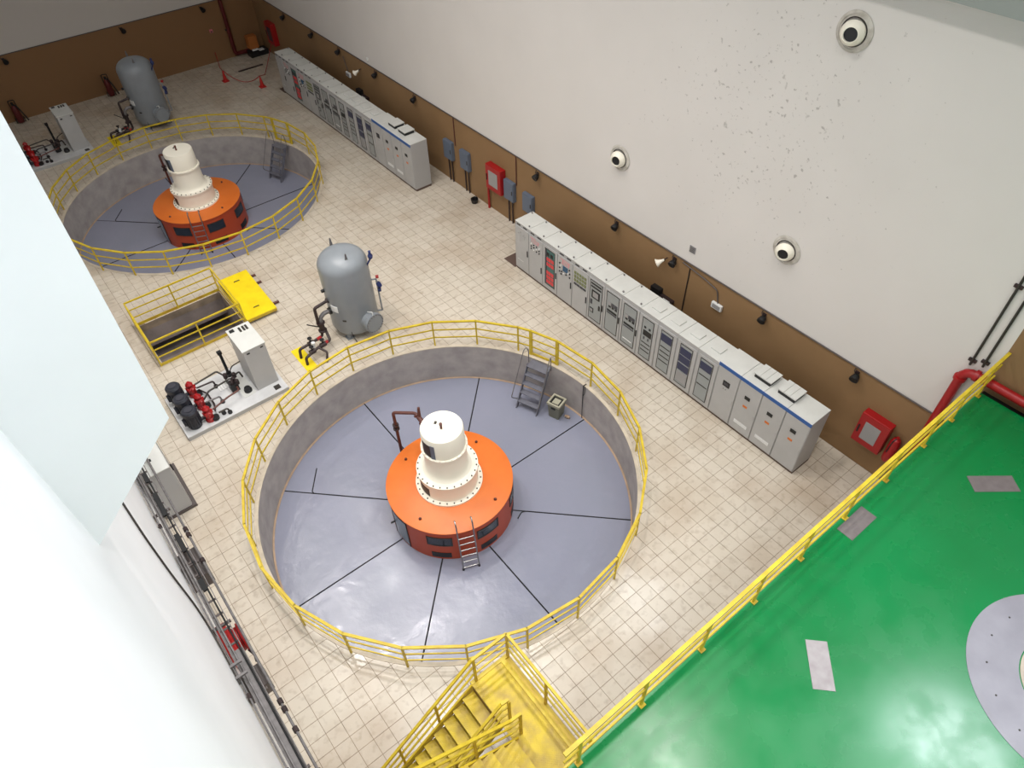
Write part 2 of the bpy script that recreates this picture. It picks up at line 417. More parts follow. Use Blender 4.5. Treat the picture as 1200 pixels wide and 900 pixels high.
# --- the two generator pits
def pit(cy, n):
    wl = MB().lathe([(PR, 0.002), (PR, PD-0.3), (PR+0.1, PD-0.3), (PR+0.1, 0.002), (PR, 0.002)], 96, (0, cy, 0)).build('wall_pit', 'concrete'); struct(wl)
    MB().lathe([(PR-0.003, -0.02), (PR-0.003, 0.006), (PR+0.11, 0.006), (PR+0.11, -0.02), (PR-0.003, -0.02)], 96, (0, cy, 0)).build('rim_band', 'rim_cement', wl)
    MB().lathe([(PR-0.005, PD), (PR-0.005, PD+0.03), (PR-0.06, PD+0.012), (PR-0.06, PD), (PR-0.005, PD)], 96, (0, cy, 0)).build('skirting_fillet', 'rim_tan', wl)
    fl = MB().lathe([(0.0, 0), (PR, 0), (PR, -0.2), (0, -0.2)], 96, (0, cy, PD-0.012)).build('floor_pit', 'rubber'); struct(fl)
    pm = None
    for k in range(8):
        # wedge panel between two radial seams
        h = 0.022
        a0, a1 = R(45*k), R(45*k+45); n_ = 12; poly = []
        off = Vector((math.cos((a0+a1)/2), math.sin((a0+a1)/2)))*(h/2/math.sin(R(22.5)))
        r0, r1 = 1.2, PR-0.03
        A0, A1 = 45*k, 45*k+45
        for i in range(n_+1):
            t = a0+(a1-a0)*i/n_; poly.append((r1*math.cos(t), r1*math.sin(t)))
        for i in range(n_, -1, -1):
            t = a0+(a1-a0)*i/n_; poly.append((r0*math.cos(t), r0*math.sin(t)))
        poly = [(x+off.x*(1 if math.hypot(x, y) < 2 else 1) if math.hypot(x+off.x, y+off.y) < PR-0.02 else x, y+off.y if math.hypot(x+off.x, y+off.y) < PR-0.02 else y) for x, y in poly]
        # exact seam-parallel inset at the outer corners
        def inset(x, y):
            # keep a clearance of h from both seam lines
            for aa, sg in ((a0, 1), (a1, -1)):
                dd = (-math.sin(aa)*x + math.cos(aa)*y)*sg
                if dd < h: x += -math.sin(aa)*(h-dd)*sg; y += math.cos(aa)*(h-dd)*sg
            return x, y
        poly = [inset(x, y) for x, y in poly]
        MB().prism([(x, y+cy) for x, y in poly], PD-0.012, PD).build('floor_panel', 'pit_epoxy', fl)
        a = R(45*k); u = Vector((math.cos(a), math.sin(a), 0)); v = Vector((-u.y, u.x, 0))
        if k in (3,) : s0, s1 = 1.9, 4.5
        elif k == 7: s0, s1 = 2.35, PR-0.03
        else: s0, s1 = 1.9, PR-0.03
        c0 = Vector((0, cy, PD+0.004))
        MB().tube([c0+u*s0, c0+u*s1], 0.017, 6).build('seam_strip', 'rubber', fl)
    c0 = Vector((0, cy, PD+0.008))
    MB().tube([c0+Vector(p) for p in ((-3.2, 3.18, 0), (-3.22, 3.3, 0), (-2.67, 4.04, 0))], 0.018, 6, 0.1).build('loose_strip_end', 'rubber', fl)
    MB().tube([c0+Vector(p) for p in ((1.66, -1.66, 0), (1.5, -1.55, 0), (1.25, -1.67, 0))], 0.018, 6, 0.15).build('loose_strip_end', 'rubber', fl)
pit(0, 1); pit(PY2, 2)

# --- hatch opening in the floor
hw = MB()
t = 0.2; d0 = -1.9
hw.box(HX0-t, HX1+t, HY1, HY1+t, -1.0, -0.305); hw.box(HX0-t, HX1+t, HY1, HY1+1.3, -1.05, -1.0); hw.box(HX0-t, HX1+t, HY1+1.3, HY1+1.5, d0, -1.0)
hw.box(HX0-t, HX1+t, HY0-t, HY0, d0, -0.31); hw.box(HX0-t, HX0, HY0, HY1+1.3, d0, -0.31); hw.box(HX1, HX1+t, HY0, HY1+1.3, d0, -0.31); hw.box(HX0-t, HX1+t, HY0-t, HY1+1.5, d0-0.2, d0)
struct(hw.build('wall_hatch', 'concrete_dark'))

# --- raised green bay
bay = struct(box(XL, XR-0.36, YF, YG, ZG-0.35, ZG).build('floor_bay', 'green_floor'))
struct(box(XL, XR, YF, YG-0.25, -0.3, ZG-0.35).build('wall_bay', 'plaster'))
struct(box(XR-0.36, XR, YF, YG-0.02, ZG-0.35, ZG-0.2).build('floor_gutter', 'black'))
dc = (4.04, -13.57)
cov = thing('shaft_cover', 'large round grey shaft cover with beige middle set in green floor', 'cover', (dc[0], dc[1], ZG))
MB().lathe([(0.95, 0.0), (0.95, 0.008), (1.775, 0.008), (1.775, 0), (0.95, 0)], 96).build('cover_ring', 'grey_cover', cov)
MB().lathe([(0, 0), (0.93, 0), (0.93, 0.012), (0, 0.012)], 64).build('centre_plate', 'beige_cover', cov)
bb = MB()
for k in range(16):
    a = R(22.5*k+8); bb.cyl((1.45*math.cos(a), 1.45*math.sin(a), 0.004), (1.45*math.cos(a), 1.45*math.sin(a), 0.018), 0.016, seg=8)
stuff(bb.build('cover_bolts', 'bolt', cov))
def bay_plate(c, L_, W_, ang, label, ma='cover_plate'):
    o = MB().box(-L_/2, L_/2, -W_/2, W_/2, 0, 0.01).build('floor_plate', ma)
    o.location = (c[0], c[1], ZG); o.rotation_euler.z = R(ang)
    tag(o, label, 'plate', 'cover plates in the green floor')
bay_plate((7.03, -10.53), 0.93, 0.40, -39, 'grey cover plate in green floor nearest the red pipe', 'cover_plate_dark')
bay_plate((4.03, -9.30), 0.84, 0.35, 0, 'grey cover plate in green floor beside the yellow railing', 'cover_plate_dark')
bay_plate((1.045, -10.55), 0.87, 0.375, 44.3, 'pale grey cover plate alone on the green floor')

# ------------------------------------------------------------------ circular railings around the pits
def seg_bar(mb, p0, p1, w, h):
    """flat bar between two points, w wide (horizontal), h high"""
    p0 = Vector(p0); p1 = Vector(p1); d = (p1-p0).normalized(); s_ = Vector((-d.y, d.x, 0)).normalized()*(w/2)
    n = d.cross(s_).normalized()*(h/2)
    vs = [p0-s_-n, p0+s_-n, p0+s_+n, p0-s_+n, p1-s_-n, p1+s_-n, p1+s_+n, p1-s_+n]
    return mb.add(vs, [(0,1,2,3),(7,6,5,4),(0,4,5,1),(1,5,6,2),(2,6,7,3),(3,7,4,0)])
RR, HR = 5.71, 1.109
def pit_railing(cy, label):
    t = thing('circular_railing', label, 'railing', (0, cy, 0.006), group='round pit railings')
    P = lambda a, z: Vector((RR*math.cos(R(a)), RR*math.sin(R(a)), z))
    ang = [15*k for k in range(24)]
    ang2 = sorted(ang+[25.2])
    for a in ang2:
        gate = a in (15, 25.2)
        w_ = 0.055 if gate else 0.026
        mt = Matrix.Translation(P(a, 0)) @ Matrix.Rotation(R(a), 4, 'Z')
        MB().box(-0.02 if not gate else -0.035, 0.02 if not gate else 0.035, -w_, w_, 0, HR-0.02, mt).build('gate_post' if gate else 'post', 'yellow', t)
    for z, nm, w_, h_ in ((HR-0.02, 'top_rail', 0.07, 0.05), (0.73, 'middle_rail', 0.03, 0.045), (0.38, 'lower_rail', 0.03, 0.045)):
        mb = MB()
        for i, a in enumerate(ang2):
            b = ang2[(i+1) % len(ang2)]; p, q = P(a, z), P(b, z)
            d = (q-p).normalized()*0.01; seg_bar(mb, p-d, q+d, w_, h_)
        mb.build(nm, 'yellow', t)
    mb = MB(); seg_bar(mb, P(15, 0.06), P(25.2, 0.06), 0.03, 0.09); mb.build('gate_kick_bar', 'yellow', t)
    return t
pit_railing(0, 'yellow round railing around the nearer generator pit')
pit_railing(PY2, 'yellow round railing around the farther generator pit')

# ------------------------------------------------------------------ generators
def cyl_patch(mb, r, a0, a1, z0, z1, th=0.02, n=6):
    """curved plate on a vertical cylinder"""
    vs = []
    for i in range(n+1):
        a = R(a0+(a1-a0)*i/n); c, s_ = math.cos(a), math.sin(a)
        vs += [(r*c, r*s_, z0), (r*c, r*s_, z1), ((r+th)*c, (r+th)*s_, z1), ((r+th)*c, (r+th)*s_, z0)]
    fs = []
    for i in range(n):
        k = 4*i
        fs += [(k+q, k+(q+1) % 4, k+4+(q+1) % 4, k+4+q) for q in range(4)]
    fs += [(0, 1, 2, 3), (4*n+3, 4*n+2, 4*n+1, 4*n)]
    return mb.add(vs, fs)
def generator(cy, label):
    t = thing('generator', label, 'generator', (0, cy, PD), group='orange generators')
    z = lambda v: v-PD
    RO = 1.9
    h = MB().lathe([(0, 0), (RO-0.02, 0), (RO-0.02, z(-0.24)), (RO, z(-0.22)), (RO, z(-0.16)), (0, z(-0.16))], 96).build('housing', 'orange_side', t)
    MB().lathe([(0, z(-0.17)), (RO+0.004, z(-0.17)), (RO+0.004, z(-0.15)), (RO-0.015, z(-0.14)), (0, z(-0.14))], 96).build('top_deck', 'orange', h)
    for k, a in enumerate((225, 270.5, 315, 0, 45, 90, 135)):
        wn = cyl_patch(MB(), RO-0.03, a-10.8, a+10.8, z(-0.78), z(-0.42), 0.02).build('inspection_window', 'dark_glass', h)
        fr = MB(); 
        for (b0, b1, c0, c1) in ((-11.6, -10.6, -0.81, -0.39), (10.6, 11.6, -0.81, -0.39), (-11.6, 11.6, -0.42, -0.39), (-11.6, 11.6, -0.81, -0.78)): cyl_patch(fr, RO-0.03, a+b0, a+b1, z(c0), z(c1), 0.032)
        fr.build('window_frame', 'bolt', h)
        cyl_patch(MB(), RO-0.03, a-9, a+9, z(-1.45), z(-1.2), 0.02).build('vent', 'black', h)
    dr = cyl_patch(MB(), RO-0.03, 171, 192, z(-1.46), z(-0.3), 0.022).build('door', 'grey_glass', t)
    fr = MB()
    for (b0, b1, c0, c1) in ((170, 171, -1.5, -0.28), (192, 193, -1.5, -0.28), (170, 193, -0.3, -0.27)): cyl_patch(fr, RO-0.03, b0, b1, z(c0), z(c1), 0.03)
    fr.build('door_frame', 'black', dr)
    MB().cyl((-RO*math.cos(R(8)), -RO*math.sin(R(-8))*1, z(-0.9)), (-(RO+0.13)*math.cos(R(8)), (RO+0.13)*math.sin(R(8)), z(-0.9)), 0.03, seg=8).build('door_handle', 'black', dr)
    for a in (23, 113, 203, 293):
        x, y = 1.58*math.cos(R(a)), 1.58*math.sin(R(a))
        MB().lathe([(0, 0), (0.045, 0), (0.045, 0.03), (0.025, 0.06), (0, 0.065)], 10, (x, y, z(-0.14))).build('lifting_plug', 'pipe_brown', h)
    # ivory stepped column
    lo = MB().lathe([(0, z(-0.14)), (1.0, z(-0.14)), (1.0, z(-0.08)), (0.87, z(-0.07)), (0.86, z(0.54))], 64).build('lower_drum', 'ivory', t)
    mf = MB().lathe([(0.86, z(0.53)), (0.905, z(0.53)), (0.905, z(0.6)), (0.72, z(0.61)), (0.66, z(0.66)), (0.63, z(0.75)), (0.61, z(1.5))], 64).build('middle_drum', 'ivory', t)
    ut = MB().lathe([(0.6, z(1.5)), (0.668, z(1.5)), (0.668, z(1.56)), (0.615, z(1.57)), (0.605, z(2.26)), (0.585, z(2.3)), (0, z(2.31))], 64).build('upper_drum', 'ivory', t)
    for par, r, zz, n, s_ in ((lo, 0.94, -0.075, 28, 0.021), (mf, 0.86, 0.605, 26, 0.021), (ut, 0.645, 1.565, 24, 0.02)):
        mb = MB()
        for k in range(n):
            a = 2*math.pi*k/n; mb.cyl((r*math.cos(a), r*math.sin(a), z(zz)-0.01), (r*math.cos(a), r*math.sin(a), z(zz)+0.028), s_, seg=6)
        stuff(mb.build('flange_bolts', 'bolt' if par is not ut else 'ivory', par))
    cyl_patch(MB(), 0.6, 172, 213, z(1.6), z(2.1), 0.02, 8).build('opening_cover', 'black', ut)
    cyl_patch(MB(), 0.602, 202, 214, z(1.57), z(2.12), 0.022, 4).build('cover_edge', 'blue_grey', ut)
    cyl_patch(MB(), 0.85, 166, 196, z(-0.02), z(0.34), 0.02, 6).build('lower_opening_cover', 'black', lo)
    MB().lathe([(0, 0), (0.035, 0), (0.035, 0.07), (0.02, 0.12), (0.045, 0.13), (0.045, 0.2), (0, 0.21)], 12, (-0.04, -0.05, z(2.31))).build('top_knob', 'pipe_brown', ut)
    o = box(-0.05, 0.05, -0.035, 0.035, 0, 0.012).build('name_plate', 'bolt', ut, (-0.05, 0.22, z(2.31))); o.rotation_euler.z = R(40)
    # boarding ladder
    a = 248.3; u = Vector((math.cos(R(a)), math.sin(R(a)), 0)); v = Vector((-u.y, u.x, 0))
    ld = MB()
    for s_ in (-1, 1):
        ld.tube([u*2.28+v*(0.235*s_), u*1.99+v*(0.235*s_)+Vector((0, 0, z(-0.05))), u*1.93+v*(0.235*s_)+Vector((0, 0, z(0.3))), u*1.8+v*(0.235*s_)+Vector((0, 0, z(0.36))), u*1.72+v*(0.235*s_)+Vector((0, 0, z(0.22)))], 0.022, 8, 0.06)
    lad = ld.build('ladder', 'steel', t)
    for k in range(6):
        f_ = (k+0.4)/6.3; c = u*(2.28-0.29*f_)+Vector((0, 0, z(-0.05)*f_))
        MB().cyl(c-v*0.235, c+v*0.235, 0.02, seg=8).build('rung', 'steel', lad)
    for s_ in (-1, 1): MB().cyl(u*2.28+v*(0.235*s_), u*2.275+v*(0.235*s_)+Vector((0, 0, 0.07)), 0.033, seg=8).build('rubber_foot', 'rubber', lad)
    # cooling pipe rising beside the housing
    pp = MB().tube([(-0.42, 2.12, 0), (-0.42, 2.12, z(1.32)), (0.1, 1.66, z(1.32)), (0.12, 1.2, z(1.1)), (0.1, 0.62, z(0.9))], 0.05, 10, 0.1).build('cooling_pipe', 'pipe_brown', t)
    MB().lathe([(0, 0), (0.1, 0), (0.1, 0.05), (0.06, 0.06), (0.06, 0.16), (0.1, 0.17), (0.1, 0.22), (0, 0.22)], 12, (-0.42, 2.12, z(0.55))).build('pipe_flange', 'pipe_dark', pp)
    MB().lathe([(0, 0), (0.11, 0), (0.11, 0.05), (0.075, 0.06), (0.075, 0.26), (0.11, 0.27), (0.11, 0.32), (0, 0.32)], 12, (0.1, 1.62, z(1.3)), (0.02, -0.9, -0.42)).build('valve_body', 'pipe_brown', pp)
    MB().cyl((0.11, 1.5, z(1.2)), (0.16, 1.55, z(1.62)), 0.06, 0.04, 10).build('valve_stem', 'pipe_brown', pp)
    MB().lathe([(0, 0), (0.09, 0), (0.09, 0.2), (0, 0.2)], 12, (0.0, 1.0, z(0.7))).build('valve_actuator', 'pipe_dark', pp)
    return t
g1 = generator(0, 'nearer orange generator with ivory stepped column and ladder')
copy_thing(g1, (0, PY2, PD), 'farther orange generator with ivory stepped column and ladder')

# ------------------------------------------------------------------ pit access steps and bin
def pit_steps(label):
    t = thing('pit_steps', label, 'steps', (0, 0, PD), group='grey steps into the pits')
    a = R(20.1); u = Vector((math.cos(a), math.sin(a), 0)); v = Vector((-u.y, u.x, 0)); H = -PD
    rb, rtop = 4.5, 5.3; w_ = 0.4
    for s_ in (-1, 1):
        mb = MB(); seg_bar(mb, u*rb+v*(w_*s_), u*rtop+v*(w_*s_)+Vector((0, 0, H-0.05)), 0.03, 0.14); 
        mb.build('stringer', 'stair_grey', t)
    mt = Matrix(((u.x, v.x, 0, 0), (u.y, v.y, 0, 0), (0, 0, 1, 0), (0, 0, 0, 1)))
    for k in range(5):
        f_ = (k+1)/5; r = rb+(rtop-rb)*f_; zz = (H-0.06)*f_
        MB().box(r-0.12 if k < 4 else r-0.14, r+0.09 if k < 4 else r+0.24, -w_+0.01, w_-0.01, zz-0.025, zz, mt).build('tread', 'stair_grey', t)
    for s_ in (-1, 1):
        b = v*(w_*s_*1.08)
        lo_ = u*(rb+0.05)+Vector((0, 0, 0.35))
        pts = [u*(rb+0.15)+v*(w_*s_)+Vector((0, 0, 0.3)), u*(rb-0.12)+b*1.25+Vector((0, 0, 0.55)), u*(rtop-0.12)+b*1.15+Vector((0, 0, H+0.62)), u*(rtop+0.02)+b*1.1+Vector((0, 0, H+0.66)), u*(rtop+0.1)+b+Vector((0, 0, H+0.45)), u*(rtop+0.1)+b+Vector((0, 0, H-0.08))]
        MB().tube(pts, 0.017, 8, 0.08).build('handrail', 'galvanised', t)
    return t
ps = pit_steps('grey open steps down into the nearer pit')
copy_thing(ps, (0, PY2, PD), 'grey open steps down into the farther pit')
b = thing('waste_bin', 'grey green square waste bin beside the pit steps', 'bin', (4.93, 0.78, PD), R(18))
mb = MB(); s0, s1 = 0.19, 0.235
mb.add([(-s0,-s0,0),(s0,-s0,0),(s0,s0,0),(-s0,s0,0),(-s1,-s1,.66),(s1,-s1,.66),(s1,s1,.66),(-s1,s1,.66)], [(0,3,2,1),(0,1,5,4),(1,2,6,5),(2,3,7,6),(3,0,4,7),(4,5,6,7)])
mb.build('bin_body', 'bin', b, bevel=0.02)
mb = MB()
for (x0, x1, y0, y1) in ((-.25,.25,-.25,-.19),(-.25,.25,.19,.25),(-.25,-.19,-.19,.19),(.19,.25,-.19,.19)): mb.box(x0, x1, y0, y1, .64, .73)
mb.build('bin_rim', 'bin_rim', b)
box(-.19, .19, -.19, .19, .655, .675).build('bin_lid_recess', 'black', b)
box(-.12, .12, -.12, .12, .67, .69).build('bin_flap', 'bin_rim', b)
box(-.25, -.225, -.08, .08, .5, .56).build('bin_handle', 'black', b)
o = MB().lathe([(0, -.09), (.045, -.09), (.045, -.03), (.07, 0), (.045, .03), (.045, .09), (0, .09)], 16, (5.12, 0.42, PD+0.07), (0.35, -0.9, 0)).build('cable_coil', 'rim_tan')
tag(o, 'small beige roll on the pit floor by the bin', 'roll')

# cable dropping into the nearer pit
a = R(-4.0+0); 
pc = MB()
u = Vector((math.cos(R(1.5)), math.sin(R(1.5)), 0))
pc.tube([u*5.60+Vector((0.06, 0, 0.035)), u*5.53+Vector((0, 0, 0.035)), u*5.53+Vector((0, 0, -0.9)), u*5.5+Vector((0, -0.05, PD+0.03))], 0.014, 6, 0.05)
pc.tube([u*5.545+Vector((0, -.06, 0.02)), u*5.53+Vector((0, -.07, -0.3)), u*5.53+Vector((0, -.02, -0.42))], 0.012, 6, 0.05)
tag(pc.build('pit_cable', 'black'), 'black cable hanging down the nearer pit wall', 'cable')

# ------------------------------------------------------------------ control cabinets
XC, DEP, HC = 7.83, 0.84, 2.2
GRP = 'control cabinets along the brown wall'
def cab_base(name, label, y0, y1, row, top='eyes', door_w=None, glass=False, trim=False, hc=HC, hatch=True):
    W = abs(y1-y0); t = thing(name, label, 'cabinet', (XC, (y0+y1)/2, 0), group=GRP)
    h = W/2
    box(0.03, DEP-0.02, -h+0.004, h-0.004, 0, 0.1).build('plinth', 'plinth', t)
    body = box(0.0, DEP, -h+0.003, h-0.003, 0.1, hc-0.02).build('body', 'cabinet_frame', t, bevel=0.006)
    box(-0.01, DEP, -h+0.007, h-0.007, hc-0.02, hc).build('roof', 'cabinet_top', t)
    d = box(-0.022, 0.002, -h+0.02, h-0.02, 0.13, 2.03 if not trim else hc-0.13).build('door', 'cabinet', t, bevel=0.004)
    if trim: box(-0.026, 0.002, -h+0.001, h-0.001, hc-0.125, hc-0.005).build('trim_band', 'blue_trim', t)
    if top == 'eyes':
        for (x, y) in ((0.1, -h+0.1), (0.74, h-0.1)):
            MB().lathe([(0, 0), (0.02, 0), (0.02, 0.02), (0.03, 0.03), (0.03, 0.05), (0, 0.05)], 8, (x, y, hc)).build('lifting_eye', 'galvanised', t)
    if top == 'lid':
        box(0.26, 0.58, -0.19, 0.19, hc, hc+0.045).build('roof_hatch', 'cabinet_top', t, bevel=0.008)
    return t, d, h
def handle(d, y, z=1.05):
    box(-0.05, -0.02, y-0.02, y+0.02, z-0.13, z+0.13).build('handle', 'black', d, bevel=0.006)
def item(d, nm, y, z, wy, hz, ma, th=0.016, round_=False):
    if round_: MB().lathe([(0, 0), (wy/2, 0), (wy/2, th), (0, th)], 12, (-0.022, y, z), (-1, 0, 0)).build(nm, ma, d)
    else: box(-0.022-th, -0.02, y-wy/2, y+wy/2, z-hz/2, z+hz/2).build(nm, ma, d)
# note: +y is away from the camera, i.e. towards the left of a door seen from the front
def name_bars(t, h):
    for y in (0.2, -0.18): box(-0.012, 0.002, y-0.1, y+0.1, 2.085, 2.13).build('name_bar', 'black', t)
def glass_panel(d, h, y0, y1, z0, z1, ma='glass_door'):
    p = box(-0.03, -0.02, y0, y1, z0, z1).build('glass_pane', ma, d)
    fr = MB(); e = 0.02
    for (a0, a1, b0, b1) in ((y0-e, y0, z0-e, z1+e), (y1, y1+e, z0-e, z1+e), (y0, y1, z0-e, z0), (y0, y1, z1, z1+e)): fr.box(-0.036, -0.02, a0, a1, b0, b1)
    fr.build('pane_seal', 'bolt', d); return p
def gi(d, nm, y, z, wy, hz, ma): box(-0.04, -0.028, y-wy/2, y+wy/2, z-hz/2, z+hz/2).build(nm, ma, d)

def make_cab(kind, label, y0, y1):
    if kind == 'plain':
        t, d, h = cab_base('control_cabinet', label, y0, y1, 0); name_bars(t, h)
        for (y, z) in ((0.2, 1.75), (0.05, 1.85), (-0.1, 1.75), (-0.2, 1.72)): item(d, 'indicator', y, z, 0.03, 0.03, 'grey_module', round_=True)
        for k in range(3): item(d, 'schematic_line', 0.1-0.12*k, 1.55+0.08*k, 0.012, 0.3, 'grey_module', 0.004)
        item(d, 'warning_sticker', 0.1, 0.55, 0.36, 0.012, 'white_label', 0.004); handle(d, -0.33)
    elif kind == 'mimic':
        t, d, h = cab_base('control_cabinet', label, y0, y1, 0); name_bars(t, h)
        for (y, z, a_, b_) in ((0.15, 1.95, 0.3, 0.02), (-0.05, 1.88, 0.34, 0.02), (0.2, 1.85, 0.02, 0.16), (-0.15, 1.83, 0.02, 0.16), (0, 1.78, 0.3, 0.02)): item(d, 'mimic_line', y, z, a_, b_, 'pink_line', 0.005)
        for i in range(3):
            for j in range(4): item(d, 'selector_switch', 0.24-0.15*j, 1.68-0.11*i, 0.05, 0.05, 'black' if (i+j) % 3 else 'white_label', 0.03, True)
        handle(d, -0.33, 0.75)
    elif kind == 'red':
        t, d, h = cab_base('control_cabinet', label, y0, y1, 0)
        glass_panel(d, h, -0.25, 0.25, 0.35, 1.92, 'teal')
        for (z, n) in ((1.72, 2), (1.5, 3), (1.28, 3), (0.9, 3), (0.7, 3), (0.5, 3)):
            for k in range(n): gi(d, 'relay_module', 0.16-0.155*k if n == 3 else 0.1-0.2*k, z, 0.135, 0.15, 'red_module' if z != 1.72 else 'black')
        box(-0.045, -0.03, 0.17, 0.25, 0.36, 1.9).build('cable_duct', 'dark_module', d); handle(d, -0.34, 1.0)
    elif kind == 'screen':
        t, d, h = cab_base('control_cabinet', label, y0, y1, 0); name_bars(t, h)
        for (y, z, a_, b_) in ((0.0, 1.93, 0.5, 0.02), (-0.05, 1.85, 0.4, 0.02), (0.12, 1.84, 0.02, 0.16), (-0.2, 1.84, 0.02, 0.16), (0, 1.76, 0.42, 0.02)): item(d, 'mimic_line', y, z, a_, b_, 'pink_line', 0.005)
        item(d, 'display', -0.03, 1.58, 0.26, 0.22, 'screen_blue')
        for (y, z) in ((0.27, 1.72), (0.27, 1.52), (0.27, 1.36), (0.16, 1.4), (0.18, 1.28), (-0.08, 1.38), (-0.25, 1.68), (-0.27, 1.52), (-0.27, 1.36)): item(d, 'push_button', y, z, 0.06, 0.06, 'black', 0.025, True)
        for (y, z) in ((0.05, 1.36), (-0.18, 1.5), (0.22, 1.62)): item(d, 'push_button', y, z, 0.05, 0.05, 'white_label', 0.025, True)
        handle(d, -0.34)
    elif kind == 'meters':
        t, d, h = cab_base('control_cabinet', label, y0, y1, 0); name_bars(t, h)
        for i in range(3):
            for j in range(5): item(d, 'panel_meter', 0.26-0.13*j, 1.78-0.16*i, 0.09, 0.1, 'green_meter', 0.02)
        for j in range(4): item(d, 'terminal_block', 0.24-0.16*j, 1.3, 0.13, 0.07, 'dark_module', 0.02)
        handle(d, -0.34, 0.9)
    elif kind == 'hmi':
        t, d, h = cab_base('control_cabinet', label, y0, y1, 0)
        glass_panel(d, h, -0.29, 0.29, 0.3, 1.95)
        gi(d, 'terminal_strip', 0, 1.85, 0.5, 0.06, 'black'); gi(d, 'terminal_strip', 0, 1.72, 0.5, 0.06, 'black')
        gi(d, 'operator_screen', 0.0, 1.42, 0.4, 0.34, 'black'); box(-0.046, -0.038, -0.13, 0.13, 1.31, 1.53).build('screen_glass', 'grey_module', d)
        gi(d, 'relay_module', 0.2, 1.05, 0.1, 0.2, 'dark_module'); gi(d, 'relay_module', -0.2, 0.95, 0.08, 0.2, 'black'); gi(d, 'socket', 0.16, 0.68, 0.18, 0.2, 'black'); box(-0.046, -0.038, 0.1, 0.22, 0.62, 0.74).build('socket_face', 'grey_module', d)
        handle(d, -0.35)
    elif kind in ('rack_a', 'rack_b'):
        t, d, h = cab_base('control_cabinet', label, y0, y1, 0)
        glass_panel(d, h, -0.28, 0.28, 0.3, 1.95)
        for k in range(3): gi(d, 'relay_module', 0.13-0.15*k, 1.5, 0.13, 0.14, 'dark_module' if k else 'grey_module'); gi(d, 'relay_module', 0.12-0.15*k, 1.38, 0.1, 0.07, 'black')
        gi(d, 'terminal_strip', 0, 1.2 if kind == 'rack_a' else 1.16, 0.46, 0.08, 'black')
        gi(d, 'terminal_strip', 0, 1.1 if kind == 'rack_a' else 1.05, 0.46, 0.05, 'dark_module')
        if kind == 'rack_b': gi(d, 'name_strip', 0, 0.5, 0.4, 0.03, 'white_label')
        handle(d, -0.35)
    elif kind == 'drive':
        t, d, h = cab_base('control_cabinet', label, y0, y1, 0, top='lid')
        glass_panel(d, h, -0.23, 0.23, 0.3, 1.93)
        for y in (0.1, -0.1): gi(d, 'push_button', y, 1.58, 0.08, 0.08, 'black')
        gi(d, 'drive_unit', -0.02, 1.35, 0.36, 0.22, 'black')
        for y in (0.1, -0.08): gi(d, 'switch', y, 1.12, 0.05, 0.1, 'dark_module')
        for k in range(3): gi(d, 'terminal_strip', 0, 0.92-0.17*k, 0.38, 0.03, 'bolt')
    elif kind in ('blue1', 'blue3', 'blue1b'):
        t, d, h = cab_base('control_cabinet', label, y0, y1, 0, top='lid')
        glass_panel(d, h, -0.23, 0.23, 0.3, 1.93)
        if kind == 'blue3':
            for z in (1.68, 1.36, 1.02): gi(d, 'rectifier_module', 0, z, 0.43, 0.28, 'navy_module')
            gi(d, 'lower_panel', 0, 0.6, 0.42, 0.4, 'grey_module')
        else:
            gi(d, 'rectifier_module', 0, 1.68, 0.43, 0.3, 'navy_module')
            for k in range(4 if kind == 'blue1' else 2): gi(d, 'terminal_strip', 0, 1.3-(0.2 if kind == 'blue1' else 0.42)*k, 0.4, 0.03, 'bolt')
    elif kind in ('sw_meter', 'sw_louvre', 'sw_vent', 'sw_end'):
        t, d, h = cab_base('switchgear_cabinet', label, y0, y1, 0, top=None, trim=True, hc=2.26)
        if kind == 'sw_meter':
            item(d, 'power_meter', 0.0, 1.6, 0.24, 0.2, 'black'); box(-0.046, -0.036, -0.08, 0.08, 1.56, 1.66).build('meter_display', 'dark_module', d)
            for y in (0.06, -0.02): item(d, 'push_button', y, 1.38, 0.03, 0.03, 'grey_module', 0.02, True)
        else:
            item(d, 'power_meter', 0.02, 1.62, 0.18, 0.12, 'black'); item(d, 'warning_label', 0.02, 1.26, 0.15, 0.08, 'orange_label', 0.006)
            if kind != 'sw_end':
                mb = MB()
                for k in range(4): mb.box(-0.03, -0.02, -0.24, 0.24, 0.42+0.035*k, 0.44+0.035*k)
                stuff(mb.build('louvre', 'white_label', d))
        box(-0.034, -0.02, -h+0.05, -h+0.075, 0.95, 1.1).build('handle', 'cabinet_frame', d)
        if kind in ('sw_louvre', 'sw_vent'):
            cx = 0.5; cy_ = -0.1 if kind == 'sw_louvre' else -0.12
            rv = box(cx-0.24, cx+0.24, cy_-0.27, cy_+0.27, 2.26, 2.4).build('roof_vent', 'black', t)
            for k in range(3): box(cx-0.26, cx+0.26, cy_-0.3+0.2*k, cy_-0.3+0.2*k+0.19, 2.39, 2.43).build('vent_louvre', 'cabinet_top', rv)
    return t
U = 0.8125
kinds = ['plain', 'mimic', 'red', 'screen', 'meters', 'hmi', 'rack_a', 'rack_b', 'drive', 'blue1', 'blue3', 'blue1b', 'sw_meter', 'sw_louvre', 'sw_vent', 'sw_end']
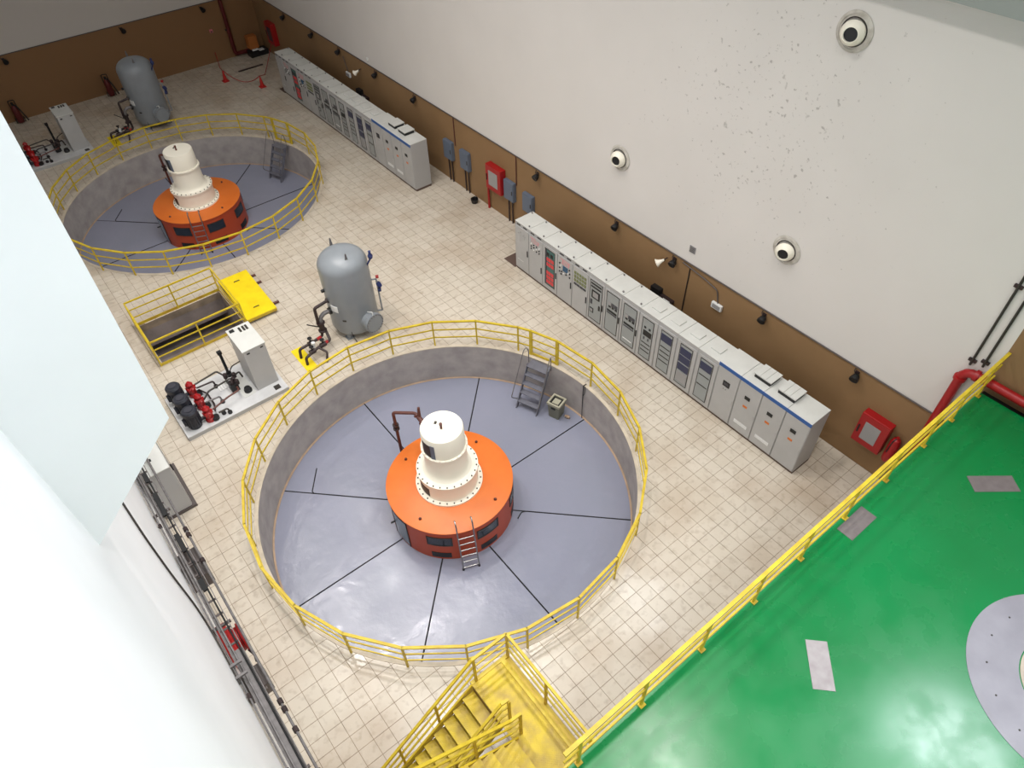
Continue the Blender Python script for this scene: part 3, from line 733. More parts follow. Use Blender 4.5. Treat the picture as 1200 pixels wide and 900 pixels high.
desc = ['grey cabinet with plain door and faint diagram at far end of {} row',
        'grey cabinet with pink mimic diagram and selector switches in {} row',
        'grey cabinet with red relay modules behind glass in {} row',
        'grey cabinet with small blue display and black buttons in {} row',
        'grey cabinet with rows of small olive meters in {} row',
        'grey glass-door cabinet with black framed operator screen in {} row',
        'glass-door cabinet next to the operator screen cabinet in {} row',
        'second glass-door relay cabinet after the operator screen cabinet in {} row',
        'glass-door cabinet with black drive unit and roof hatch in {} row',
        'glass-door cabinet with navy module beside the drive unit cabinet in {} row',
        'glass-door cabinet with three stacked navy modules in {} row',
        'glass-door cabinet with single navy module next to blue-banded cabinets in {} row',
        'blue-banded cabinet with black power meter only in {} row',
        'blue-banded cabinet under the farther roof vent in {} row',
        'blue-banded cabinet under the nearer roof vent in {} row',
        'blue-banded end cabinet with bare side nearest the camera in {} row']
ybounds = [-6.37+0.8*k for k in range(5)] + [-3.17+U*k for k in range(1, 13)]
cabs = []
for i, k in enumerate(kinds):
    j = 15-i; y0, y1 = ybounds[j], ybounds[j+1]
    cabs.append(make_cab(k, desc[i].format('the near'), y0, y1))
for i, c in enumerate(cabs):
    yb_ = c.location.y
    y = 20.13 + yb_ if i >= 12 else 20.13-3.17 + (yb_+3.17)*1.03
    copy_thing(c, (XC, y, 0), desc[i].format('the far'))
for yy, lab in ((6.98, 'dark floor opening at the far end of the near cabinet row'), (27.3, 'dark floor opening at the far end of the far cabinet row')):
    tag(box(0, 0.62, -0.36, 0.36, 0, 0.006).build('floor_recess_cover', 'plinth', None, (7.8, yy, 0)), lab, 'floor cover')

# ------------------------------------------------------------------ pressure tanks
def tank(loc, label):
    t = thing('pressure_tank', label, 'tank', loc, group='grey pressure tanks')
    TR = 0.84; z0, z1 = 0.2, 2.82
    prof = [(0, z0-0.14), (0.35, z0-0.12), (0.62, z0-0.05), (0.77, z0+0.06), (TR, z0+0.2), (TR, z1)]
    for k in range(1, 9):
        a = R(90*k/8); prof.append((TR*math.cos(a)**0.8 if k < 8 else 0, z1+0.52*math.sin(a)))
    MB().lathe(prof, 64).build('shell', 'tank', t)
    for a in (35, 145, 215, 325):
        x, y = 0.62*math.cos(R(a)), 0.62*math.sin(R(a))
        lg = MB().cyl((x, y, 0), (x, y, 0.42), 0.09, seg=12).build('leg', 'tank', t)
        MB().box(x-0.14, x+0.14, y-0.14, y+0.14, 0, 0.02).build('foot_plate', 'tank', lg)
    for (x, y) in ((0.02, 0.62), (-0.02, -0.5)):
        mb = MB(); mb.add([(x-0.07, y-0.015, z1+0.24), (x+0.07, y-0.015, z1+0.24), (x+0.02, y-0.015, z1+0.66), (x-0.02, y-0.015, z1+0.66), (x-0.07, y+0.015, z1+0.24), (x+0.07, y+0.015, z1+0.24), (x+0.02, y+0.015, z1+0.66), (x-0.02, y+0.015, z1+0.66)], [(0,1,2,3),(7,6,5,4),(0,4,5,1),(1,5,6,2),(2,6,7,3),(3,7,4,0)])
        mb.build('lifting_lug', 'galvanised', t)
    # manhole
    a = R(-80); d = Vector((math.cos(a), math.sin(a), 0)); c = Vector((0, 0, 0.78))
    mh = MB().lathe([(0.30, 0.6), (0.30, 1.04), (0.37, 1.04), (0.37, 1.1), (0.355, 1.105), (0.37, 1.11), (0.37, 1.17), (0.0, 1.18)], 40, c, d).build('manhole', 'tank', t)
    mb = MB(); s_ = d.cross(Vector((0, 0, 1)))
    for k in range(20):
        b_ = 2*math.pi*k/20; q = c+s_*(0.335*math.cos(b_))+Vector((0, 0, 0.335*math.sin(b_))); mb.cyl(q+d*1.01, q+d*1.21, 0.018, seg=6)
    stuff(mb.build('manhole_bolts', 'galvanised', mh))
    mb = MB(); mb.tube([c+d*0.86+s_*0.0+Vector((0, 0, 0.36)), c+d*1.14+Vector((0, 0, 0.5)), c+d*1.14+Vector((0, 0, 0.3))], 0.018, 8, 0.05); mb.build('davit_arm', 'white_label', mh)
    # level gauge and valves on the right
    a = R(-30); g = Vector((math.cos(a), math.sin(a), 0))
    lg = MB().tube([g*(TR-0.02)+Vector((0, 0, 2.0)), g*(TR+0.16)+Vector((0, 0, 2.0)), g*(TR+0.16)+Vector((0, 0, 0.6)), g*(TR-0.02)+Vector((0, 0, 0.6))], 0.03, 8, 0.03).build('level_gauge', 'tank', t)
    MB().lathe([(0, 0), (0.09, 0), (0.09, 0.1), (0, 0.1)], 12, g*(TR+0.16)+Vector((0, 0, 1.55)), g).build('gauge_valve', 'blue', lg)
    MB().lathe([(0, 0), (0.12, 0), (0.12, 0.05), (0, 0.05)], 12, g*(TR+0.2)+Vector((0, 0, 1.75)), (0.5, -0.4, 0.5)).build('gauge_dial', 'blue', lg)
    MB().lathe([(0, 0), (0.06, 0), (0.06, 0.1), (0, 0.1)], 12, g*(TR+0.16)+Vector((0, 0, 2.1)), g).build('gauge_cock', 'red', lg)
    a = R(-40); q = Vector((0.84*math.cos(a), 0.84*math.sin(a), 2.9))
    mb = MB(); mb.tube([q*0.9, q+Vector((0.12, -0.1, 0.12)), q+Vector((0.12, -0.1, 0.35))], 0.03, 8, 0.05)
    sv = mb.build('safety_valve', 'blue', t); MB().lathe([(0, 0), (0.07, 0), (0.09, 0.1), (0.04, 0.2), (0.05, 0.28), (0, 0.3)], 12, q+Vector((0.12, -0.1, 0.12))).build('valve_bonnet', 'blue', sv)
    a0 = -158; pl = MB(); cyl_patch(pl, TR-0.005, a0-11, a0+9, 1.3, 1.55, 0.02); pl.build('name_plate', 'white_label', t)
    cyl_patch(MB(), TR-0.005, -143, -134, 0.93, 0.99, 0.02, 3).build('earthing_boss', 'bolt', t)
    MB().lathe([(0, 0), (0.06, 0), (0.06, 0.12), (0, 0.12)], 10, (-0.82, 0.06, 2.05), (-1, 0, 0)).build('sensor_nozzle', 'black', t)
    MB().tube([(-0.5, -0.62, 0.75), (-0.52, -0.66, 0.35), (-0.45, -0.75, 0.0)], 0.014, 6).build('earth_wire', 'black', t)
    return t
def manifold(loc, label):
    t = thing('valve_manifold', label, 'valve manifold', loc, group='tank pipe manifolds')
    # local origin: the floor plate centre (-1.04, 7.32)
    pl = box(-0.2, 0.2, -0.65, 0.65, 0, 0.012).build('floor_plate', 'yellow_plate', t)
    X = lambda x, y, z: (x+1.04, y-7.32, z)
    p1 = MB().tube([X(0.425, 7.62, 1.66), X(-0.1, 7.6, 1.6), X(-0.12, 7.6, 0.85)], 0.055, 10, 0.08).build('upper_pipe', 'pipe_dark', t)
    MB().cyl(X(0.38, 7.62, 1.65), X(0.425, 7.62, 1.66), 0.1, seg=12).build('pipe_flange', 'pipe_dark', p1)
    p2 = MB().tube([X(0.425, 7.6, 1.22), X(0.15, 7.6, 1.24), X(0.0, 7.6, 1.1), X(0.0, 7.6, 0.8)], 0.075, 10, 0.12).build('outlet_pipe', 'galvanised', t)
    MB().cyl(X(0.36, 7.6, 1.22), X(0.44, 7.6, 1.22), 0.13, seg=14).build('pipe_flange', 'black', p2)
    v = MB().lathe([(0, 0), (0.15, 0), (0.15, 0.05), (0.1, 0.07), (0.1, 0.33), (0.15, 0.35), (0.15, 0.4), (0, 0.4)], 14, X(-0.03, 7.6, 0.55)).build('main_valve', 'pipe_dark', t)
    MB().cyl(X(-0.12, 7.58, 0.78), X(-0.52, 7.55, 1.14), 0.02, seg=8).build('valve_lever', 'black', v)
    for (pts, r, ma) in (([(-0.08, 7.6, 0.56), (-0.1, 7.58, 0.36), (-0.6, 7.5, 0.36), (-1.06, 7.46, 0.36), (-1.1, 7.42, 0.012)], 0.05, 'pipe_dark'),
                         ([(0.06, 7.6, 0.56), (0.0, 7.2, 0.36), (-0.5, 7.14, 0.36), (-1.06, 7.0, 0.3), (-1.08, 6.98, 0.012)], 0.05, 'pipe_dark')):
        MB().tube([X(*p) for p in pts], r, 10, 0.09).build('lower_pipe', ma, t)
    for (x, y) in ((-0.6, 7.5), (-0.75, 7.08), (-0.3, 7.16)):
        v = MB().lathe([(0, -0.1), (0.09, -0.1), (0.09, 0.1), (0, 0.1)], 12, X(x, y, 0.36), (1, 0.1, 0)).build('small_valve', 'pipe_dark', t)
        MB().lathe([(0, 0), (0.03, 0), (0.03, 0.14), (0.08, 0.15), (0.08, 0.18), (0, 0.18)], 10, X(x, y, 0.42)).build('hand_wheel', 'black', v)
    MB().cyl(X(-0.62, 7.3, 0.3), X(-0.58, 7.3, 0.52), 0.07, seg=12).build('pressure_gauge', 'white_label', t)
    MB().tube([X(-0.5, 7.14, 0.36), X(-0.35, 6.8, 0.3), X(-0.5, 6.65, 0.012)], 0.04, 8, 0.08).build('drain_pipe', 'pipe_dark', t)
    MB().tube([X(-0.35, 7.15, 0.37), X(-0.1, 7.2, 0.36)], 0.06, 10).build('red_coupling', 'red', t)
    MB().tube([X(-0.35, 7.52, 0.37), X(-0.18, 7.56, 0.36)], 0.06, 10).build('red_coupling', 'red', t)
    return t
tk = tank((1.27, 7.64, 0), 'grey upright pressure tank behind the nearer pit')
copy_thing(tk, (1.12, 28.25, 0), 'grey upright pressure tank near the back wall')
mf = manifold((-1.04, 7.32, 0), 'dark pipe and valve manifold beside the nearer grey tank')
copy_thing(mf, (-1.2, 27.75, 0), 'dark pipe and valve manifold beside the back tank')

# ------------------------------------------------------------------ oil pump skids
def skid(loc, label):
    t = thing('oil_pump_skid', label, 'pump skid', loc, group='oil pump skids')
    # local origin = world (-3.83, 7.4)
    X = lambda x, y, z=0: (x+3.83, y-7.4, z)
    def B(x0, x1, y0, y1, z0, z1): return box(x0+3.83, x1+3.83, y0-7.4, y1-7.4, z0, z1)
    fr = MB()
    for (x0, x1, y0, y1) in ((-5.55, -2.1, 6.3, 6.42), (-5.55, -2.1, 8.3, 8.42), (-5.55, -5.43, 6.42, 8.3), (-2.22, -2.1, 6.42, 8.3)): fr.box(x0+3.83, x1+3.83, y0-7.4, y1-7.4, 0, 0.13)
    fr.build('base_frame', 'cabinet_frame', t)
    B(-5.55, -2.1, 6.3, 8.42, 0.13, 0.16).build('deck', 'skid', t, bevel=0.006)
    B(-3.45, -3.05, 6.75, 7.9, 0.16, 0.175).build('tank_cover', 'cabinet_top', t)
    cb = B(-2.96, -2.22, 6.78, 8.05, 0.16, 1.9).build('control_box', 'cabinet', t, bevel=0.008)
    B(-2.98, -2.2, 6.76, 8.07, 1.9, 1.93).build('box_lid', 'cabinet_top', cb)
    B(-2.9, -2.28, 8.05, 8.065, 0.3, 1.85).build('box_door', 'cabinet', cb)
    B(-2.86, -2.76, 6.77, 6.785, 1.75, 1.8).build('box_lock', 'black', cb); B(-2.4, -2.3, 6.77, 6.785, 1.78, 1.82).build('box_lock', 'black', cb)
    for x in (-2.62, -2.5, -2.4): B(x, x+0.07, 7.7, 7.95, 1.93, 1.945).build('lid_label', 'bolt', cb)
    B(-2.9, -2.75, 7.85, 7.98, 1.93, 1.96).build('lid_vent', 'black', cb)
    for (x, y) in ((-5.17, 8.0), (-5.16, 7.33), (-5.15, 6.66)):
        c = X(x, y, 0.16)
        m_ = MB().lathe([(0, 0), (0.2, 0), (0.2, 0.06), (0.22, 0.1), (0.22, 0.52), (0.2, 0.56), (0.24, 0.57), (0.24, 0.68), (0.2, 0.73), (0, 0.74)], 24, c).build('motor', 'motor', t)
        fn = MB()
        for k in range(16):
            a = R(22.5*k); ca, sa = math.cos(a), math.sin(a)
            mt = Matrix.Translation(Vector(c)+Vector((0.225*ca, 0.225*sa, 0))) @ Matrix.Rotation(a, 4, 'Z'); fn.box(-0.01, 0.02, -0.006, 0.006, 0.12, 0.5, mt)
        stuff(fn.build('cooling_fins', 'motor', m_))
        MB().lathe([(0, 0), (0.12, 0), (0.12, 0.012), (0, 0.012)], 20, (c[0], c[1], 0.9)).build('fan_grille', 'dark_module', m_)
        box(c[0]-0.3, c[0]-0.2, c[1]-0.09, c[1]+0.09, 0.38, 0.56).build('terminal_box', 'motor', m_)
        MB().lathe([(0, 0), (0.06, 0), (0.06, 0.3), (0, 0.3)], 12, (c[0]+0.18, c[1], 0.3), (1, 0, 0)).build('coupling', 'motor', m_)
    for (x, y) in ((-4.7, 7.96), (-4.69, 7.26), (-4.68, 6.58)):
        p_ = MB().lathe([(0, 0), (0.15, 0), (0.15, 0.1), (0.11, 0.13), (0.11, 0.28), (0.15, 0.3), (0.15, 0.36), (0.08, 0.4), (0.08, 0.52), (0.12, 0.53), (0.05, 0.62), (0, 0.62)], 16, X(x, y, 0.16)).build('screw_pump', 'red', t)
        bl = MB()
        for k in range(8):
            a = R(45*k); bl.cyl(X(x+0.14*math.cos(a), y+0.14*math.sin(a), 0.42), X(x+0.14*math.cos(a), y+0.14*math.sin(a), 0.58), 0.02, seg=6)
        stuff(bl.build('pump_bolts', 'bright_red', p_))
        MB().lathe([(0, 0), (0.12, 0), (0.12, 0.1), (0, 0.1)], 14, X(x+0.14, y-0.08, 0.18)).build('pump_foot', 'black', p_)
    for pts, r, ma in (([(-4.55, 7.98, 0.55), (-3.75, 8.1, 0.55), (-3.62, 7.8, 0.5), (-3.62, 7.72, 0.2)], 0.03, 'bolt'),
                       ([(-4.55, 7.9, 0.45), (-4.0, 7.85, 0.45), (-3.98, 7.84, 0.16)], 0.03, 'pipe_dark'),
                       ([(-4.55, 7.2, 0.5), (-4.3, 7.45, 0.5), (-3.9, 7.5, 0.5), (-3.5, 7.55, 0.5), (-3.45, 7.55, 0.2)], 0.03, 'bolt'),
                       ([(-4.55, 7.1, 0.45), (-4.1, 7.05, 0.45), (-4.08, 7.04, 0.16)], 0.03, 'galvanised'),
                       ([(-4.5, 6.6, 0.5), (-3.9, 6.8, 0.5), (-3.5, 6.86, 0.5), (-3.48, 7.1, 0.45), (-3.48, 7.3, 0.2)], 0.03, 'pipe_brown'),
                       ([(-4.4, 6.45, 0.4), (-4.1, 6.45, 0.4), (-4.08, 6.45, 0.16)], 0.03, 'bolt'),
                       ([(-4.5, 7.95, 0.3), (-4.35, 7.6, 0.3), (-4.35, 7.0, 0.3), (-4.45, 6.7, 0.3)], 0.028, 'pipe_dark'),
                       ([(-3.45, 7.6, 0.45), (-3.15, 7.72, 0.45), (-3.1, 7.72, 0.17)], 0.03, 'bolt')):
        MB().tube([X(*p) for p in pts], r, 8, 0.07).build('oil_pipe', ma, t)
    vb = B(-3.66, -3.4, 7.2, 7.5, 0.16, 0.48).build('valve_block', 'black', t)
    for (x, y) in ((-3.6, 7.75), (-3.45, 7.42), (-3.35, 7.6), (-3.55, 7.3), (-3.4, 7.25)):
        MB().lathe([(0, 0), (0.07, 0), (0.07, 0.16), (0.04, 0.2), (0, 0.2)], 12, X(x, y, 0.42)).build('solenoid_valve', 'pipe_dark', vb)
    for (x, y) in ((-3.98, 7.84), (-4.08, 7.04), (-4.08, 6.45), (-4.25, 6.55)):
        MB().lathe([(0, 0), (0.07, 0), (0.07, 0.08), (0.05, 0.1), (0, 0.1)], 12, X(x, y, 0.16)).build('deck_coupling', 'black', t)
    for k in range(6): B(-3.95+0.09*k, -3.91+0.09*k, 7.55, 7.95, 0.16, 0.19).build('cooler_rib', 'white_label', t)
    MB().lathe([(0, 0), (0.13, 0), (0.13, 0.08), (0.1, 0.12), (0.1, 0.16), (0, 0.17)], 20, X(-3.22, 6.98, 0.17)).build('filler_cap', 'black', t)
    gp = MB().cyl(X(-3.42, 8.08, 0.16), X(-3.42, 8.08, 1.2), 0.05, seg=12).build('level_tube', 'black', t)
    MB().lathe([(0, 0), (0.1, 0), (0.1, 0.12), (0, 0.12)], 12, X(-3.42, 8.08, 0.16)).build('tube_base', 'black', gp)
    B(-3.5, -3.36, 8.0, 8.12, 1.2, 1.3).build('tube_head', 'black', gp)
    MB().tube([X(-3.4, 8.08, 0.25), X(-3.25, 8.0, 0.55), X(-2.97, 7.85, 0.72)], 0.02, 6, 0.1).build('hose', 'bolt', t)
    B(-2.5, -2.3, 6.42, 6.62, 0.16, 0.18).build('deck_label', 'bolt', t)
    return t
sk = skid((-3.83, 7.4, 0), 'oil pump skid with three dark motors beside the nearer pit')
copy_thing(sk, (-4.0, 28.3, 0), 'oil pump skid by the back wall, partly hidden by white pilaster')

# ------------------------------------------------------------------ hatch railing, cover
hr = thing('hatch_railing', 'yellow rectangular railing around the open floor hatch', 'railing')
hx0, hx1, hy0, hy1 = -5.05, -1.85, 10.22, 12.88
pts4 = [(hx0, hy0), (hx1, hy0), (hx1, hy1), (hx0, hy1)]
posts = pts4 + [((hx0+hx1)/2, hy0), ((hx0+hx1)/2, hy1)]
for (x, y) in posts: MB().box(x-0.025, x+0.025, y-0.025, y+0.025, 0, 1.1).build('post', 'yellow', hr)
for i in range(4):
    a_, b_ = pts4[i], pts4[(i+1) % 4]
    for z, nm, w_, h_ in ((1.09, 'top_rail', 0.05, 0.05), (0.74, 'middle_rail', 0.03, 0.04), (0.4, 'lower_rail', 0.03, 0.04)):
        mb = MB(); seg_bar(mb, (*a_, z), (*b_, z), w_, h_); mb.build(nm, 'yellow', hr)
    mb = MB(); seg_bar(mb, (*a_, 0.06), (*b_, 0.06), 0.02, 0.11); mb.build('kick_plate', 'yellow_worn', hr)
hc = thing('hatch_cover', 'bright yellow steel hatch cover lying beside the open hatch', 'hatch cover', (-1.18, 11.68, 0.1), R(-1.5))
box(-0.58, 0.58, -1.45, 1.45, 0.1, 0.14).build('cover_sheet', 'yellow_plate', hc, bevel=0.005)
for (x0, x1, y0, y1) in ((-0.58, 0.58, -1.45, -1.39), (-0.58, 0.58, 1.39, 1.45), (-0.58, -0.52, -1.39, 1.39), (0.52, 0.58, -1.39, 1.39)):
    box(x0, x1, y0, y1, 0.0, 0.1).build('cover_edge', 'yellow_worn', hc)
for y in (-0.95, 0.95): MB().tube([(-0.1, y, 0.14), (-0.1, y, 0.17), (0.1, y, 0.17), (0.1, y, 0.14)], 0.014, 6).build('lift_handle', 'bolt', hc)
for y, lab in ((10.75, 'rusty pipe support under near end of yellow hatch cover'), (12.3, 'rusty pipe support second from far end of yellow hatch cover'), (12.85, 'rusty pipe support under far end of yellow hatch cover')):
    tag(MB().cyl((-1.7, y, 0.05), (-0.36, y-0.02, 0.05), 0.05, seg=14).build('support_pipe', 'pipe_brown'), lab, 'pipe', 'pipes under the hatch cover')

# ------------------------------------------------------------------ railing of the green bay
gr = thing('bay_railing', 'long yellow railing along the edge of the green floor', 'railing', (0, YG-0.04, ZG+0.004))
xs = [-6.9+1.5*0, -3.27, -1.84, -0.34, 1.1, 2.5, 3.95, 5.4, 6.85, 8.0, 9.15]
for x in xs[1:]: MB().box(x-0.028, x+0.028, -0.02, 0.02, 0, 1.07).build('post', 'yellow', gr)
for x in xs[1:]: MB().box(x-0.06, x+0.06, -0.06, 0.06, 0, 0.012).build('post_foot', 'yellow_worn', gr)
for z, nm, w_, h_ in ((1.09, 'top_rail', 0.07, 0.05), (0.72, 'middle_rail', 0.035, 0.05), (0.36, 'lower_rail', 0.035, 0.05)):
    mb = MB(); seg_bar(mb, (-3.6, 0, z), (9.6, 0, z), w_, h_); mb.build(nm, 'yellow', gr)

# ------------------------------------------------------------------ switchback stair
ZL = 2.4
st = thing('yellow_stair', 'yellow steel switchback stair up to the green floor', 'staircase', (-3.48, -6.22, 0))
SX = lambda x, y, z: (x+3.48, y+6.22, z)
def SB(x0, x1, y0, y1, z0, z1): return box(x0+3.48, x1+3.48, y0+6.22, y1+6.22, z0, z1)
ld = SB(-3.48, -2.72, -9.0, -6.2, ZL-0.03, ZL).build('landing', 'checker_plate', st)
SB(-2.72, -2.62, -9.0, -6.2, ZL-0.2, ZL+0.02).build('landing_edge_plate', 'yellow', ld)
SB(-2.62, -2.5, -9.0, -6.2, ZL-0.2, ZL-0.04).build('landing_beam', 'yellow_worn', ld)
SB(-3.48, -2.5, -6.2, -6.12, ZL-0.2, ZL+0.02).build('landing_beam', 'yellow', ld)
for (x, y) in ((-2.56, -6.16), (-2.56, -8.9), (-3.45, -6.16)): SB(x-0.05, x+0.05, y-0.05, y+0.05, 0, ZL-0.2).build('support_leg', 'yellow', st)
rise, go = 0.2, 0.265
for k in range(1, 12):      # lower flight, down towards -x
    x1 = -3.48-go*(k-1); z = ZL-rise*k
    SB(x1-go-0.03, x1-0.0, -7.15, -6.24, z-0.03, z).build('tread', 'checker_plate', st)
    SB(x1-0.012, x1, -7.15, -6.24, z, z+rise-0.03).build('riser', 'riser_shade', st)
for k in range(1, 13):      # upper flight, up towards -x
    x1 = -3.48-go*(k-1); z = ZL+rise*k
    SB(x1-go-0.02, x1, -8.95, -7.62, z-0.03, z).build('upper_tread', 'checker_plate', st)
    SB(x1-0.012, x1, -8.95, -7.62, z-rise, z-0.03).build('riser', 'yellow_worn', st)
L_ = go*12
for y, sg, nm in ((-6.2, -1, 'stringer'), (-7.18, -1, 'stringer'), (-7.59, 1, 'upper_stringer'), (-8.97, 1, 'upper_stringer')):
    mb = MB(); seg_bar(mb, SX(-3.44, y, ZL-0.06+sg*0.0), SX(-3.48-L_, y, ZL-0.06+sg*rise*12+ (0.1 if sg < 0 else 0)), 0.04, 0.24); mb.build(nm, 'yellow', st)
def st_rail(nm, pts, posts):
    for z, s_ in ((1.09, 0.055), (0.74, 0.035), (0.4, 0.035)):
        mb = MB()
        for p, q in zip(pts[:-1], pts[1:]): seg_bar(mb, SX(p[0], p[1], p[2]+z), SX(q[0], q[1], q[2]+z), s_, s_)
        mb.build(nm, 'yellow', st)
    for p in posts: SB(p[0]-0.025, p[0]+0.025, p[1]-0.025, p[1]+0.025, p[2]-0.05, p[2]+1.07).build('rail_post', 'yellow_worn', st)
slope = rise/go
st_rail('outer_rail', [(-6.6, -6.18, ZL-slope*3.12), (-3.4, -6.18, ZL), (-2.53, -6.18, ZL), (-2.53, -9.0, ZL)],
        [(-2.53, -6.18, ZL), (-3.36, -6.18, ZL), (-2.53, -7.42, ZL), (-2.53, -8.7, ZL), (-4.35, -6.18, ZL-slope*0.87), (-5.3, -6.18, ZL-slope*1.82), (-6.25, -6.18, ZL-slope*2.77)])
st_rail('inner_rail', [(-6.6, -7.2, ZL-slope*3.12), (-3.45, -7.2, ZL), (-3.28, -7.22, ZL)], [(-3.3, -7.24, ZL), (-4.6, -7.2, ZL-slope*1.12), (-5.9, -7.2, ZL-slope*2.42)])
st_rail('upper_inner_rail', [(-3.26, -7.56, ZL), (-3.5, -7.56, ZL+0.05), (-6.6, -7.56, ZL+slope*3.12)], [(-3.28, -7.56, ZL), (-4.3, -7.56, ZL+slope*0.82), (-5.6, -7.56, ZL+slope*2.12)])

# ------------------------------------------------------------------ right wall fittings
def nozzle(y, z, label, dy, dz):
    t = thing('air_jet_nozzle', label, 'air nozzle', (XR-0.012, y, z), group='air jet nozzles')
    MB().lathe([(0.31, 0), (0.43, 0), (0.43, 0.012), (0.40, 0.03), (0.36, 0.035), (0.355, 0.02), (0.31, 0.03), (0.31, 0)], 48, (0, 0, 0), (-1, 0, 0)).build('outer_ring', 'nozzle_ring', t)
    d = Vector((-1, dy, dz)).normalized()
    prof = []
    for k in range(0, 9):
        a = R(20+k*4.6); prof.append((0.285*math.cos(a), 0.285*math.sin(a)))
    prof += [(0.165, prof[-1][1]+0.025), (0.15, prof[-1][1]+0.025), (0.145, 0.1)]
    MB().lathe(prof, 40, Vector((-0.03, 0, 0)), d).build('ball', 'ivory', t)
    MB().lathe([(0, 0.0), (0.15, 0.0), (0.15, 0.01), (0, 0.01)], 24, Vector((-0.03, 0, 0)) + d*0.2, d).build('nozzle_throat', 'black', t)
    MB().lathe([(0.285, 0.0), (0.31, 0.0), (0.31, 0.04), (0.285, 0.04), (0.285, 0)], 40, (0, 0, 0), (-1, 0, 0)).build('seal_ring', 'bolt', t)
nozzle(-3.2, 11.14, 'upper stained white round air nozzle on the white wall', -0.28, 0.08)
nozzle(3.29, 5.42, 'white round air nozzle farther along the white wall', -0.28, 0.08)
nozzle(-3.19, 5.4, 'white round air nozzle above the near cabinet row', -0.28, 0.08)
cn = MB().tube([(XR-0.025, YG+0.6, 3.19), (XR-0.025, YB-0.03, 3.19)], 0.022, 8)
tag(cn.build('conduit', 'conduit'), 'long dark conduit along top of brown dado, right wall', 'conduit')
cn = MB().tube([(XL+0.02, YB-0.025, 3.19), (7.6, YB-0.025, 3.19)], 0.022, 8)
tag(cn.build('conduit', 'conduit'), 'long dark conduit along top of brown dado, back wall', 'conduit')
def flood(p, rz, label):
    t = thing('floodlight', label, 'floodlight', p, rz, 'black floodlights below the dado line')
    # faces local -x, wall at local x=0
    box(-0.03, 0, -0.06, 0.06, -0.05, 0.1).build('wall_plate', 'pipe_dark', t)
    MB().tube([(-0.02, 0.08, 0.16), (-0.06, 0.08, 0.1), (-0.08, 0.02, 0.02)], 0.014, 6).build('bracket_arm', 'pipe_dark', t)
    MB().lathe([(0, 0), (0.07, 0), (0.1, 0.05), (0.125, 0.16), (0.125, 0.2), (0.11, 0.2), (0, 0.17)], 20, (-0.05, -0.03, 0), (-0.9, -0.1, -0.35)).build('lamp_head', 'black', t)
ords = ['first', 'second', 'third', 'fourth', 'fifth', 'sixth', 'seventh', 'eighth', 'ninth', 'tenth']
for k, y in enumerate((29.13, 25.81, 22.94, 19.36, 16.0, 7.45, 3.15, 0.46, -3.13, -6.26)):
    flood((XR, y, 2.97), 0, 'black floodlight on right brown wall, {} from the far corner'.format(ords[k]))
for k, x in enumerate((-3.69, 2.2, 6.65)):
    flood((x, YB, 2.95), R(90), 'black floodlight on back brown wall, {} from the left'.format(ords[k]))
def wbox(y, z, h, label, ma='blue_grey', legs=True, w_=0.5):
    t = thing('switch_box', label, 'switch box', (XR, y, z), group='blue grey switch boxes')
    box(-0.16, 0, -w_/2, w_/2, 0, h).build('enclosure', ma, t, bevel=0.01)
    d = box(-0.18, -0.16, -w_/2+0.02, w_/2-0.02, 0.02, h-0.02).build('box_door', ma, t)
    box(-0.2, -0.18, -w_/2+0.05, -w_/2+0.09, h*0.4, h*0.6).build('lock', 'bolt', d)
    if legs:
        for yy in (-0.12, 0.12): MB().cyl((-0.06, yy, -z), (-0.06, yy, 0), 0.03, seg=8).build('cable_duct', 'pipe_dark', t)
wbox(13.48, 1.12, 0.85, 'blue grey switch box closest to the far cabinet row', w_=0.62)
wbox(12.24, 1.12, 0.85, 'blue grey switch box left of the red hose cabinet', w_=0.62)
wbox(9.14, 1.1, 0.85, 'blue grey switch box right of the red hose cabinet', w_=0.62)
wbox(7.94, 1.1, 0.8, 'blue grey switch box closest to the near cabinet row', legs=False, w_=0.6)
for (y, z0, lab) in ((13.02, 1.9, 'thin brown conduit dropping to the farther switch box pair'), (8.77, 1.9, 'thin brown conduit dropping to the nearer switch box pair')):
    tag(MB().cyl((XR-0.03, y, z0), (XR-0.03, y, 3.17), 0.022, seg=8).build('conduit', 'pipe_brown'), lab, 'conduit')
def hose_cabinet(y, z, w_, h, label, pipe):
    t = thing('hose_cabinet', label, 'hose cabinet', (XR, y, z), group='red fire hose cabinets')
    box(-0.26, 0, -w_/2, w_/2, 0, h).build('case', 'red', t, bevel=0.012)
    d = box(-0.29, -0.26, -w_/2+0.01, w_/2-0.01, 0.01, h-0.01).build('door', 'red', t)
    box(-0.3, -0.285, -w_/2+0.2, w_/2-0.2, 0.22, h-0.22).build('window_pane', 'grey_module' if y < 20 else 'dark_module', d)
    box(-0.315, -0.29, w_/2-0.1, w_/2-0.06, h*0.35, h*0.6).build('handle', 'black', d)
    if pipe: MB().tube([(-0.1, pipe, -z), (-0.1, pipe, 0.1)], 0.05, 10).build('riser_pipe', 'red', t)
hose_cabinet(10.0, 1.15, 1.0, 1.1, 'red fire hose cabinet between the two cabinet rows', 0.62)
hose_cabinet(-7.35, 1.05, 0.85, 1.1, 'red fire hose cabinet near the green floor', None)
hose_cabinet(31.3, 0.9, 0.9, 1.2, 'red fire hose cabinet in the far corner', None)
fe = thing('fire_extinguisher', 'red fire extinguisher hanging beside the near hose cabinet', 'fire extinguisher', (XR-0.16, -8.0, 1.0))
MB().lathe([(0, 0), (0.13, 0.01), (0.14, 0.05), (0.14, 0.75), (0.1, 0.86), (0.04, 0.9), (0.04, 0.96), (0, 0.96)], 20).build('cylinder', 'red', fe)
